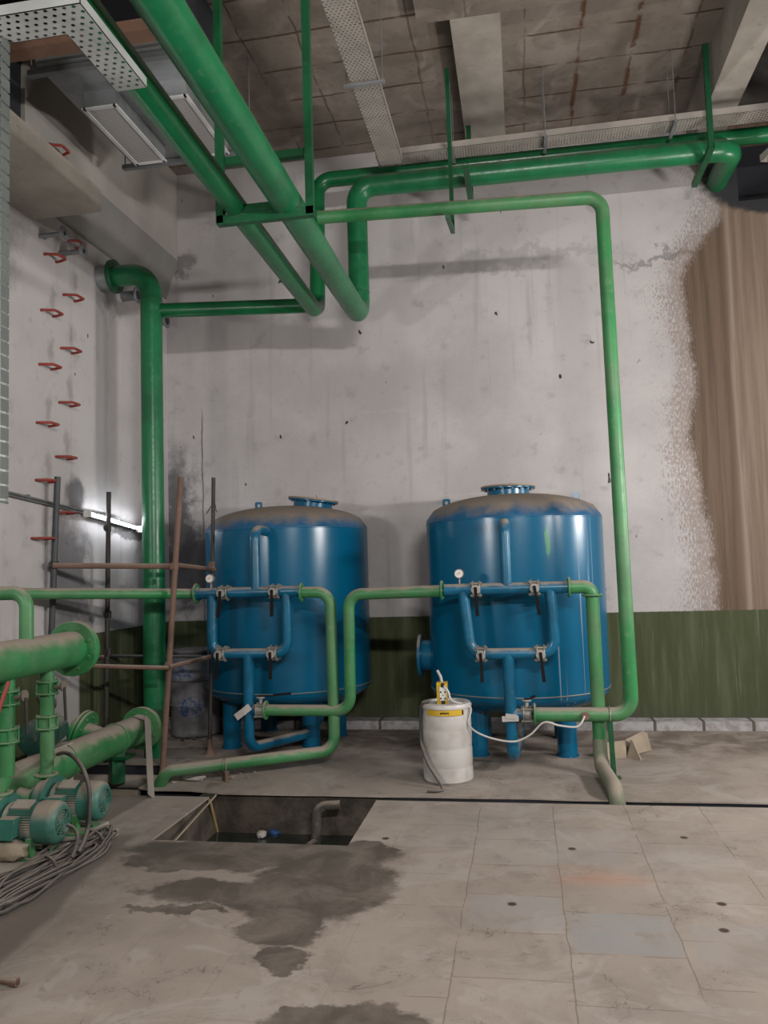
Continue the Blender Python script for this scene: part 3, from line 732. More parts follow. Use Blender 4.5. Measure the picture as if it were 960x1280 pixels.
def make_tank(cx, cy, R_, label, group, legs, man_dx, man_tilt, lugs, side_nozzle):
    t = thing('filter_tank', label, 'water tank', (cx, cy, 0), group)
    o = (cx, cy, 0); z0, z1 = .53, 1.99
    b = MB()
    prof = [(.001, .33)]
    for k in range(1, 13): a = k/12*PI/2; prof.append((R_*math.sin(a)**.92, z0-.20*math.cos(a)))
    prof += [(R_, z0), (R_+.003, z0+.003), (R_+.003, z0+.012), (R_, z0+.015), (R_, 1.26), (R_, z1-.005), (R_+.0025, z1-.002), (R_+.0025, z1+.004), (R_, z1+.006)]
    b.lathe(prof, o, (0, 0, 1), 96); link('shell', b, M['blue'], t)
    b = MB(); prof = [(R_, z1+.006), (R_*.992, z1+.035)]
    for k in range(1, 13): a = k/12; rr = R_*.992*(1-a)+.001*a; prof.append((rr, z1+.035+(.215)*math.sqrt(max(0, 1-(rr/(R_*.992))**2))*(1 if a < 1 else 1)))
    b.lathe(prof, o, (0, 0, 1), 96); link('dome', b, M['blue_dome'], t)
    b = MB(); b.torus((cx, cy, z0+.008), (0, 0, 1), R_+.001, .005, 96, 6); link('weld_seam', b, M['bolt'], t, label='pale weld seam round the lower shell')
    for lx, ly in legs:
        b = MB(); b.lathe([(.082, .42), (.082, .012), (.001, .012)], (lx, ly, 0), (0, 0, 1), 28)
        b.lathe([(.001, 0), (.092, 0), (.092, .012), (.001, .012)], (lx, ly, 0), (0, 0, 1), 28); link('leg', b, M['blue'], t)
    # manway
    mx, mz = cx+man_dx, z1+.035+.215*math.sqrt(1-(man_dx/R_)**2)
    ax = V((math.sin(man_tilt), 0, math.cos(man_tilt)))
    c0 = V((mx, cy, mz-.03))
    b = MB(); b.lathe([(.19, -.05), (.19, .075), (.001, .075)], c0, ax, 40); mw = link('manway', b, M['blue'], t)
    b = MB(); b.flange(c0+ax*.082, ax, .17, .245, .014, 16, .010); link('flange', b, M['blue'], mw)
    b = MB(); b.flange(c0+ax*.099, ax, .0, .247, .016, 16, .010); b.torus(c0+ax*.12, (0, 1, 0), .03, .006, 16, 6, .5); link('cover', b, M['plank'], mw, label='dust covered bolted manway cover')
    for dx, dy in lugs:
        lz = z1+.035+.215*math.sqrt(max(0, 1-(math.hypot(dx, dy)/R_)**2))
        b = MB(); x, y = cx+dx, cy+dy
        pts = []
        for k in range(20): a = 2*PI*k/20; pts.append((.016*math.cos(a), .016*math.sin(a)))
        # plate with an eye: ring of quads between the square outline and the hole
        sq = []
        for k in range(20):
            a = 2*PI*k/20; cc, ss = math.cos(a), math.sin(a); s_ = .036/max(abs(cc), abs(ss)); sq.append((cc*s_, ss*s_))
        r1 = [V((x+p[0], y-.006, lz+.03+p[1])) for p in sq]; r2 = [V((x+p[0], y+.006, lz+.03+p[1])) for p in sq]
        h1 = [V((x+p[0], y-.006, lz+.03+p[1])) for p in pts]; h2 = [V((x+p[0], y+.006, lz+.03+p[1])) for p in pts]
        b.quadgrid([r1, r2, h2, h1, r1], True, False, False); b.box((x-.036, y-.006, lz-.03), (x+.036, y+.006, lz))
        link('lifting_lug', b, M['blue'], t)
    if side_nozzle:
        b = MB(); b.cyl((cx-R_+.03, cy, .80), (cx-R_-.09, cy, .80), .14, 28); sn = link('side_nozzle', b, M['blue'], t)
        b = MB(); b.flange((cx-R_-.095, cy, .80), (1, 0, 0), .0, .19, .03, 12, .009); link('flange', b, M['blue_pipe'], sn)
    return t

legs1 = [(-2.715, 7.16), (-1.985, 7.25), (-1.84, 7.72), (-2.62, 7.95)]
T1 = make_tank(-2.27, 7.6-.03, .785, 'blue cylindrical filter tank nearer the corner, behind the scaffold poles', 'blue filter tanks', legs1, .26, .13, [(-.27, -.05)], False)
legs2 = [(-.44, 6.96), (.30, 6.96), (.30, 7.68), (-.44, 7.68)]
T2 = make_tank(-.08, 7.34, .785, 'blue cylindrical filter tank at right, beside the long green drop pipe and white drum', 'blue filter tanks', legs2, -.03, .0, [(-.60, .05), (.57, .05)], True)

def hang(px, py, Y): p = atY(px, py, Y); return p
def manifold(T, Y, front, hx0, hx1, hz, vl, vr, lz, top, topx, cx, cz_bot, hub_u, hub_l, tilts, gauge, botturn, side, valve_lo, lever_side=False):
    r = .046
    b = MB(); b.cyl((hx0, Y, hz), (hx1, Y, hz), r, 28); link('upper_header', b, M['blue_pipe'], T)
    b = MB()
    b.tube([(vl[0], Y, hz), (vl[1], Y, lz), (vl[1]+.25, Y, lz)], .043, 26, .11, 9, False)
    b.tube([(vr[0], Y, hz), (vr[1], Y, lz), (vr[1]-.25, Y, lz)], .043, 26, .11, 9, False)
    b.cyl((vl[1]+.2, Y, lz), (vr[1]-.2, Y, lz), .043, 26); link('lower_loop', b, M['blue_pipe'], T)
    b = MB(); b.tube([(topx, front+.16, top), (topx, Y, top), (topx, Y, hz)], .042, 26, .09, 9); b.lathe([(.042, 0), (.085, 0), (.085, .012), (.042, .012)], (topx, front-.006+.03, top), (0, -1, 0), 24)
    link('top_elbow_pipe', b, M['blue_pipe'], T)
    b = MB(); b.tube([(cx[0], Y, lz), (cx[1], Y, .14)] + botturn, .045, 26, .11, 9); link('drain_pipe', b, M['blue_pipe'], T)
    for (x, z), tl in zip(hub_u+hub_l, tilts): butterfly(T, (x, Y, z), r, tl)
    gx = gauge
    b = MB(); b.cyl((gx, Y, hz+.04), (gx, Y, hz+.09), .007, 10); b.lathe([(.001, .02), (.034, .02), (.038, .012), (.038, -.015), (.001, -.015)], (gx, Y-.012, hz+.125), (0, -1, 0), 28)
    g_ = link('pressure_gauge', b, M['bolt'], T)
    b = MB(); b.lathe([(.001, .0225), (.031, .0225), (.031, .0205), (.001, .0205)], (gx, Y-.012, hz+.125), (0, -1, 0), 28); f_ = link('dial', b, M['gauge'], g_)
    b = MB(); b.bar((gx-.016, Y-.036, hz+.118), (gx+.010, Y-.036, hz+.130), .003, .002); b.bar((gx-.006, Y-.036, hz+.132), (gx+.008, Y-.036, hz+.135), .003, .002); link('needle', b, M['black'], g_)
    # side branch with the outlet valve
    b = MB(); b.cyl((cx[1], Y, side[1]), (side[0], Y, side[1]), .043, 24); link('outlet_branch', b, M['blue_pipe'], T)
    butterfly(T, (side[0], Y, side[1]), .045, *((.0,) if not lever_side else (.0,)), out=(0, 0, 1) if True else (0, -1, 0), down=(1, 0, 0), lev=.26 if lever_side else .07)

Y1 = 6.5; Y2 = 6.3
manifold(T1, Y1, 6.80, -2.75, -1.84, 1.437, (-2.625, -2.67+.04), (-1.97, -1.965), .925, 1.965, -2.235, (-2.31, -2.32), .14,
         [(-2.51, 1.437), (-2.06, 1.437)], [(-2.54, .925), (-2.085, .925)], [-.06, .02, -.03, .03], -2.635,
         [(-1.98, 7.25, .12), (-1.9, 7.55, .38)], (-2.21, .455), None, True)
manifold(T2, Y2, 6.555, -.62, .33, 1.42, (-.475, -.43), (.19, .215), .92, 1.93, -.135, (-.145, -.14), .14,
         [(-.37, 1.42), (.075, 1.42)], [(-.35, .92), (.10, .92)], [.04, .14, .03, .08], -.50,
         [(-.10, 6.95, .12), (-.08, 7.3, .40)], (-.02, .46), None, False)
# paper tags hung on the drain pipes
b = MB(); q = atY(304, 890, 6.43); b.box((q.x-.075, q.y-.012, q.z-.028), (q.x+.075, q.y, q.z+.028), Matrix.Rotation(-.62, 3, 'Y')); b.box((q.x-.01, q.y-.016, q.z+.0), (q.x+.07, q.y-.012, q.z+.04), Matrix.Rotation(-1.0, 3, 'Y'))
tag(link('paper_tag', b, M['white_pvc']), 'crumpled white card tucked on the drain pipe of the tank nearer the corner', 'tag')
b = MB(); q = atY(638, 898, 6.24); b.box((q.x-.062, q.y-.012, q.z-.022), (q.x+.062, q.y, q.z+.02), Matrix.Rotation(-.04, 3, 'Y')); b.box((q.x-.035, q.y-.018, q.z+.0), (q.x+.05, q.y-.012, q.z+.035), Matrix.Rotation(.1, 3, 'Y'))
tag(link('paper_tag', b, M['white_pvc']), 'white card tucked on the drain pipe of the right tank', 'tag')

# ------------------------------------------------------------------ green pipes feeding the tanks
def flg(t, c, ax, r=.045): b = MB(); b.flange(c, ax, r*.8, r*1.75, .014, 4, .008); link('flange', b, M['green_dusty'], t)
t = thing('feed_pipe', 'long green horizontal pipe from behind the left header to the tank nearer the corner', 'pipe', (-2.77, Y1, 1.43))
b = MB(); b.tube([(-2.775, Y1, 1.437), tuple(atX(28, 742, -3.72))], .043, 26, .06); link('pipe', b, M['green_dusty'], t); flg(t, (-2.765, Y1, 1.437), (1, 0, 0), .05)
b = MB(); b.cyl((-2.78, Y1-.0, 1.437), (-2.73, Y1, 1.437), .056, 20); link('coupling', b, M['blue_pipe'], t)

t = thing('outlet_pipe', 'green pipe dropping from the left tank manifold, then along the floor to the trench', 'pipe', (-1.6, Y1, .1))
A = [(-1.84, Y1, 1.425), (-1.59, Y1, 1.425), (-1.585, Y1, .15), tuple(atZ(235, 968, .10)), tuple(atZ(200, 972, .02)), tuple(atZ(196, 998, -.22))]
A[3] = tuple(atZ(232, 963, .12)); A[4] = tuple(atZ(203, 972, .10))
A = [(-1.835, Y1, 1.425), (-1.59, Y1, 1.425), (-1.585, Y1, .13), tuple(atZ(228, 962, .12)), tuple(atZ(208, 964, .12)+V((0, 0, .0))), tuple(atZ(198, 985, -.02))]
b = MB(); b.tube(A, .047, 26, .12, 8); link('pipe', b, M['green_dusty'], t); flg(t, (-1.835, Y1, 1.425), (1, 0, 0))
q = atZ(281, 957, .12)
b = MB(); b.torus(q, (A[3][0]-A[2][0], A[3][1]-A[2][1], 0), .051, .004); link('clamp', b, M['hub'], t)
b = MB(); b.bar((q.x+.0, q.y+.01, .075), (q.x, q.y+.01, 0.002), .06, .03); link('support_leg', b, M['rust'], t)

t = thing('transfer_pipe', 'green S-shaped pipe joining the left tank outlet to the right tank inlet', 'pipe', (-1.44, 6.45, .45))
b = MB(); b.tube([(-2.165, Y1, .455), (-1.44, Y1-.02, .455), (-1.425, 6.45, 1.40), (-.645, Y2, 1.415)], .047, 26, .12, 9); link('pipe', b, M['green_dusty'], t)
flg(t, (-2.165, Y1, .455), (1, 0, 0)); flg(t, (-.64, Y2, 1.418), (1, 0, 0))

t = thing('outlet_pipe', 'green pipe dropping from the right tank manifold to a dusty bend into the trench', 'pipe', (.5, Y2, .1))
B_ = [(.335, Y2, 1.42), (.505, Y2, 1.42), (.515, Y2+.05, .22), (.505, Y2-.02, .05), (.555, 5.74, .055), (.555, 5.655, .02), (.555, 5.65, -.33)]
b = MB(); b.tube(B_[:3]+[(.512, Y2+.04, .26)], .051, 26, .07, 8); link('pipe', b, M['green_dusty'], t); flg(t, (.335, Y2, 1.42), (1, 0, 0))
b = MB(); b.tube([(.513, Y2+.045, .27), (.513, Y2+.03, .07), (.553, 5.66, .07), (.556, 5.65, -.33)], .054, 26, .12, 9); link('dusty_bend', b, M['dust_pipe'], t, label='grey-green dust covered bend')
b = MB(); b.flange((.507, Y2, 1.355), (0, 0, 1), .04, .078, .012, 4, .007); link('flange', b, M['green_dusty'], t)

# ------------------------------------------------------------------ dosing drum with pump
dc = atZ(559, 980, 0); dx, dy = dc.x, dc.y+.12
t = thing('dosing_drum', 'translucent white plastic drum with yellow band in front of the right tank', 'drum', (dx, dy, 0))
R_ = .187
prof = [(.001, .0), (R_-.02, 0), (R_, .02), (R_, .10), (R_-.004, .115), (R_-.004, .125), (R_, .14), (R_, .24), (R_-.004, .255), (R_-.004, .265), (R_, .28), (R_, .38), (R_-.004, .395), (R_, .41), (R_-.002, .485), (R_-.006, .50), (R_-.006, .545)]
prof2 = [(R_-.006, .545), (R_+.004, .548), (R_+.006, .565), (R_-.004, .582), (R_-.045, .585), (R_-.05, .572), (.001, .574)]
b = MB(); b.lathe(prof, (dx, dy, 0), (0, 0, 1), 48); link('drum_body', b, M['drum'], t)
b = MB(); b.lathe(prof2, (dx, dy, 0), (0, 0, 1), 48); link('rim', b, M['drum'], t)
b = MB()
n = 14; a0, a1 = -PI/2-.75, -PI/2+.85
rg = []
for k in range(n+1):
    a = a0+(a1-a0)*k/n; c_, s_ = math.cos(a), math.sin(a)
    rg.append([V((dx+c_*rr, dy+s_*rr, zz)) for rr, zz in ((R_-.006, .505), (R_+.001, .505), (R_+.001, .545), (R_-.006, .545))])
b.quadgrid(rg); bd = link('band', b, M['yellow'], t, label='yellow printed band round the top')
b = MB()
for k in range(7):
    a = -PI/2-.12+k*.05; c_, s_ = math.cos(a), math.sin(a); p = V((dx+c_*(R_+.002), dy+s_*(R_+.002), .526))
    b.box((p.x-.0035, p.y-.001, p.z-.008+(k % 3)*.002), (p.x+.0035, p.y+.001, p.z+.006))
a = a1-.06; p = V((dx+math.cos(a)*(R_+.002), dy+math.sin(a)*(R_+.002), .525)); b.box((p.x-.006, p.y-.004, p.z-.016), (p.x+.006, p.y+.004, p.z+.016))
link('printed_marks', b, M['black'], bd)
t = thing('dosing_pump', 'small yellow dosing pump with white front standing on the white drum', 'pump', (dx-.025, dy-.06, .575))
q = V((dx-.02, dy-.07, .585))
b = MB(); b.box((q.x-.038, q.y-.02, q.z-.008), (q.x+.038, q.y+.07, q.z+.15)); link('pump_body', b, M['yellow'], t)
b = MB()
b.box((q.x-.014, q.y-.032, q.z+.02), (q.x+.034, q.y-.02, q.z+.12)); pf = link('pump_head', b, M['white_panel'], t)
b = MB()
for sx, sz in ((-.006, .036), (.026, .036), (-.006, .084), (.026, .084)): b.cyl((q.x+sx, q.y-.031, q.z+sz), (q.x+sx, q.y-.037, q.z+sz), .0065, 10)
b.cyl((q.x+.01, q.y-.031, q.z+.06), (q.x+.01, q.y-.036, q.z+.06), .004, 10)
link('screw', b, M['black'], pf)
b = MB(); b.cyl((q.x+.01, q.y-.028, q.z+.12), (q.x+.01, q.y-.028, q.z+.148), .013, 12); b.cyl((q.x+.01, q.y-.028, q.z-.012), (q.x+.01, q.y-.028, q.z+.02), .013, 12); link('tube_fitting', b, M['black'], t)
b = MB(); b.tube([q+V((.0, .03, .14)), q+V((-.01, .03, .19)), q+V((-.035, .04, .235))], .011, 10, .03); link('cable', b, M['hose_clear'], t)
# hoses
hp = atY(731, 893, LY)
pts = [(q.x+.01, q.y-.028, q.z+.135), (q.x+.05, q.y-.04, q.z+.10), (q.x+.07, q.y-.04, q.z+.02)]
def spl(pts, n=8):
    pts = [V(p) for p in pts]; out = []
    P_ = [pts[0]]+pts+[pts[-1]]
    for i in range(1, len(P_)-2):
        p0_, p1_, p2_, p3_ = P_[i-1:i+3]
        for k in range(n):
            s = k/n; out.append(.5*((2*p1_)+(p2_-p0_)*s+(2*p0_-5*p1_+4*p2_-p3_)*s*s+(3*p1_-p0_-3*p2_+p3_)*s**3))
    out.append(pts[-1]); return out
hs = [atY(586, 906, dy-.1), atY(606, 920, 6.1), atY(640, 927, 6.15), atY(662, 919, 6.16), atY(680, 903, 6.15), atY(700, 907, 6.16), atY(722, 908, 6.16), atY(731, 895, 6.18)]
b = MB(); b.tube(spl([q+V((.01, -.028, .135)), q+V((.05, -.04, .09)), q+V((.08, -.04, .02)), V((dx+R_+.0, dy-.06, .55))]+hs), .0075, 10)
tag(link('dosing_hose', b, M['hose_clear']), 'thin white hose looping from the drum to the green pipe at right', 'hose')
hd = [(dx-.12, dy-.1, .59), (dx-.18, dy-.09, .56), tuple(atY(526, 920, dy-.08)), tuple(atY(528, 935, dy-.15)), tuple(atY(536, 957, dy-.215)), tuple(atZ(553, 985, .014)), tuple(atZ(547, 989, .012)), tuple(atZ(534, 989, .012))]
b = MB(); b.tube(spl(hd), .0105, 10); tag(link('suction_hose', b, M['hose_dark']), 'dark hose hanging down the left side of the white drum', 'hose')

# ------------------------------------------------------------------ plastic barrel in the corner
bx, by = -3.32, 7.74
b = MB(); R_ = .245
b.lathe([(.001, 0), (R_-.03, 0), (R_-.005, .015), (R_, .04), (R_-.01, .06), (R_-.005, .09), (R_, .3), (R_+.008, .31), (R_, .325), (R_, .55), (R_+.008, .56), (R_, .575), (R_-.004, .74), (R_-.03, .80), (R_-.04, .82), (R_-.02, .83), (R_-.02, .85), (R_-.05, .85), (.001, .84)], (0, 0, 0), (0, 0, 1), 40)
o = link('plastic_barrel', b, M['barrel'], loc=(bx, by, 0)); tag(o, 'grey plastic barrel with blue markings in the corner behind the scaffold', 'barrel')
b = MB(); b.torus((bx, by, .02), (0, 0, 1), R_-.005, .012, 40, 8); 
# ------------------------------------------------------------------ scaffold frame
def pole(name, a, b_, r, mat, label, cat='pole', group='scaffold tubes in the corner'):
    b = MB(); b.cyl(a, b_, r, 14); t = thing(name, label, cat, b_, group); link('tube', b, M[mat], t); return t
def coupler(t, c, mat='rust', r=.034):
    b = MB(); c = V(c); b.cyl(c-V((0, 0, .03)), c+V((0, 0, .03)), r, 10); b.box(tuple(c+V((-.015, -r-.02, -.02))), tuple(c+V((.015, -r+.01, .02)))); link('coupler', b, M[mat], t)
pa0, pa1 = atY(72, 596, 5.90), atY(60, 900, 5.90)
t = pole('scaffold_pole', pa0, pa1+(pa1-pa0).normalized()*.25, .025, 'scaf_grey', 'dark upright scaffold pole farthest left, behind the flanged header'); coupler(t, atY(68, 706, 5.90), 'rust_dark')
pb0, pb1 = atY(136, 615, 6.55), atY(132, 935, 6.55)
t = pole('scaffold_pole', pb0, (pb1.x, pb1.y, 0.0), .021, 'rust_dark', 'dark upright scaffold pole left of the thick green standpipe')
for py in (660, 768, 815): coupler(t, atY(135, py, 6.55), 'rust_dark', .03)
pc1 = atZ(203, 966, 0); pc0 = atY(226, 596, pc1.y)
t = pole('scaffold_pole', pc0, pc1, .024, 'rust', 'leaning rusty brown scaffold pole right of the thick green standpipe')
coupler(t, atY(218, 708, pc1.y)); coupler(t, atY(211, 832, pc1.y))
pd1 = atZ(262, 943, 0); pd0 = atY(267, 597, pd1.y)
pd1b = V((pd1.x, pd1.y, 0))
t = pole('scaffold_pole', pd0, pd1b, .018, 'rust_dark', 'slim dark scaffold pole standing in front of the left tank edge'); coupler(t, atY(265, 706, pd1.y), 'rust', .026)
b = MB(); b.lathe([(.03, .14), (.024, .12), (.024, .05), (.05, 0), (.001, 0)], pd1b, (0, 0, 1), 12); link('base_jack', b, M['rust'], t)
b = MB(); w = atY(267, 628, pd1.y); b.cyl(w, w+V((-.07, -.0, -.10)), .004, 6); b.cyl(w+V((.01, -.01, .03)), w+V((.03, -.01, -.09)), .004, 6); link('tie_wire', b, M['rust_dark'], t)
def rail(a, b_, r, mat, label):
    b = MB(); b.cyl(a, b_, r, 14); tag(link('scaffold_rail', b, M[mat]), label, 'pole', 'scaffold tubes in the corner')
rail(atY(66, 707, 5.86), atY(219, 708, pc1.y+.05), .023, 'rust', 'rusty horizontal scaffold tube at the height of the gauges, left of the leaning pole')
rail(atY(219, 706, pc1.y+.05), atY(268, 712, pd1.y-.04), .02, 'rust', 'short rusty horizontal scaffold tube between the leaning pole and the tank')
rail(atY(96, 832, 5.95), atY(211, 835, pc1.y-.05), .018, 'rust', 'lower front horizontal scaffold tube passing in front of the thick green standpipe')
rail(atY(211, 834, pc1.y-.05), atY(262, 821, pd1.y-.05), .019, 'rust', 'short slanting lower tube between the leaning pole and the slim pole')
rail(atY(98, 827, 6.0), atY(136, 820, 6.9), .017, 'rust', 'short lower tube behind the flanged header, beside the dark pole')
rail(atY(136, 820, 6.9), atY(262, 821, 6.97), .014, 'scaf_grey', 'thin lower horizontal tube passing behind the thick green standpipe')

# ------------------------------------------------------------------ upper header at left with elbow and drops
HX, HZ = -2.80, None
h_end = atX(90, 811, -2.92); HX = h_end.x; HZ = h_end.z; HYE = h_end.y
def hx_at(px): # Y on the header axis seen at pixel column px
    lo, hi = 2.0, 5.0
    for _ in range(40):
        mid = (lo+hi)/2; d = V((HX, mid, HZ))-EYE; x = 480+FPX*d.dot(rt)/d.dot(fw)
        if x < px: lo = mid
        else: hi = mid
    return lo
YF1, YN1 = hx_at(59), hx_at(9)
YE = hx_at(33)

t = thing('header_pipe', 'wide dusty green header pipe with bolted end flange at the left edge', 'pipe', (HX, 4.0, HZ))
b = MB(); b.cyl((HX, HYE, HZ), (HX, .5, HZ), .114, 36); link('pipe', b, M['green_dusty'], t)
b = MB(); b.flange((HX, HYE, HZ), (0, 1, 0), .09, .178, .02, 8, .010); b.flange((HX, HYE+.027, HZ), (0, 1, 0), .0, .178, .024, 8, .010); link('end_flange', b, M['green_dusty'], t)
zt = atY(30, 741, YE).z
b = MB(); b.tube([(HX-.84, YE, zt), (HX, YE, zt), (HX, YE, HZ+.05)], .041, 26, .09, 9); link('riser_elbow', b, M['green_dusty'], t)
for k, Yc in enumerate((YF1, YN1)):
    b = MB(); b.cyl((HX, Yc, HZ-.05), (HX, Yc, .50), .042, 26); dp = link('drop_pipe', b, M['green_dusty'], t)
    for z_ in (.935, .725):
        b = MB(); c = V((HX, Yc, z_))
        for s in (-1, 1):
            b.lathe([(.034, -.005), (.066, -.005), (.068, 0), (.066, .005), (.034, .005)], c+V((0, 0, s*.036)), (0, 0, 1), 28, True, True)
        b.lathe([(.03, -.03), (.052, -.03), (.052, .03), (.03, .03)], c, (0, 0, 1), 28, True, True)
        for q_ in range(4):
            a = PI/4+q_*PI/2; d = V((math.cos(a), math.sin(a), 0))*.060; b.cyl(c+d-V((0, 0, .05)), c+d+V((0, 0, .05)), .006, 8)
        vb = link('valve', b, M['green_dusty'], t)
        if z_ > .8:
            b = MB(); b.cyl(c+V((.05, 0, 0)), c+V((.10, 0, 0)), .013, 10); b.lathe([(.001, 0), (.032, 0), (.032, .014), (.001, .014)], c+V((.10, 0, .01)), (1, 0, 0), 20); link('hub_plate', b, M['hub_dull'], vb)
            b = MB(); b.bar(c+V((.115, 0, .0)), c+V((.125, 0, -.20)), .02, .008, (1, 0, 0)); link('hand_lever', b, M['rust_dark'], vb)

# ------------------------------------------------------------------ suction header on the floor side
SX = -3.22; SZ = atX(100, 943, SX).z
def s_at(px):
    lo, hi = 2.0, 8.0
    for _ in range(40):
        mid = (lo+hi)/2; d = V((SX, mid, SZ))-EYE; x = 480+FPX*d.dot(rt)/d.dot(fw)
        if x < px: lo = mid
        else: hi = mid
    return lo
YS1 = s_at(176); print('SUCTION end', YS1, s_at(160), s_at(110), s_at(10))
t = thing('suction_pipe', 'wide dusty green floor-level pipe running back to the standpipe, flanged', 'pipe', (SX, 5, 0))
b = MB(); b.cyl((SX, .5, SZ), (SX, YS1, SZ), .118, 36); link('pipe', b, M['green_dusty'], t)
b = MB(); b.flange((SX, YS1, SZ), (0, 1, 0), .09, .175, .022, 8, .010); b.flange((SX, YS1+.026, SZ), (0, 1, 0), .0, .175, .022, 8, .010); link('end_flange', b, M['green_dusty'], t)
b = MB(); b.tube([(SX, YS1+.03, SZ), (SX, YS1+.2, SZ), (SPx+.0, SPy, SZ)], .105, 28, .1); link('connector', b, M['green_frame'], t)
yt = s_at(136)
b = MB(); b.cyl((SX, yt, SZ), (SX-.30, yt, SZ+.10), .085, 28); tb = link('tee_branch', b, M['green_dusty'], t)
b = MB(); b.flange((SX-.20, yt, SZ+.075), (1, 0, -.33), .07, .165, .022, 8, .010); b.flange((SX-.23, yt, SZ+.085), (1, 0, -.33), .0, .165, .022, 8, .010); link('flange', b, M['green_dusty'], tb)
for px in (78, 143):
    y_ = s_at(px)
    b = MB(); b.torus((SX, y_, SZ), (0, 1, 0), .122, .006, 40, 8); link('clamp', b, M['green_dusty'], t)
y_ = s_at(143)
b = MB(); b.bar((SX+.02, y_, SZ-.1), (SX+.02, y_, 0.0), .10, .10); b.box((SX-.10, y_-.08, SZ-.14), (SX+.14, y_+.08, SZ-.12)); link('support_leg', b, M['green_frame'], t)
# grey strip leaning from the flange to the floor
b = MB(); a_ = atY(166, 915, YS1-.12); e_ = atZ(189, 996, .012); 
b.tube([a_+V((-.05, 0, .01)), a_+V((.03, -.01, .0)), e_], .02, 4, .05)
b = MB(); mid = V((SX+.125, YS1-.13, SZ+.10)); top_ = V((SX+.02, YS1-.12, SZ+.13))
b.bar(top_, mid, .075, .006, (0, 0, 1)); b.bar(mid, e_, .075, .006, (1, 0, .5))
tag(link('flat_strip', b, M['strap']), 'flat grey metal strip leaning from the suction pipe flange to the floor', 'strip')

# ------------------------------------------------------------------ plinth, pumps, cables
pA, pB = atZ(0, 1121, 0), atZ(136, 1044, 0)

dirp = (pB-pA).normalized(); pA2 = pA-dirp*1.6
PH = .085
b = MB(); b.prism([(pA2.x, pA2.y, 0), (pB.x, pB.y, 0), (-3.42, pB.y+.02, 0), (-3.42, pA2.y, 0)], (0, 0, PH))
tag(link('pump_plinth', b, M['concrete']), 'low concrete plinth carrying the teal pump motors at left', 'plinth')
b = MB(); nrm = V((-dirp.y, dirp.x, 0)); 
if nrm.x < 0: nrm = -nrm
a_ = pA-dirp*.2+nrm*.03; e_ = pB+dirp*.02+nrm*.03
b.bar(a_+V((0, 0, .025)), e_+V((0, 0, .02)), .05, .04)
tag(link('wooden_batten', b, M['plank']), 'pale dusty batten lying along the foot of the pump plinth', 'batten')

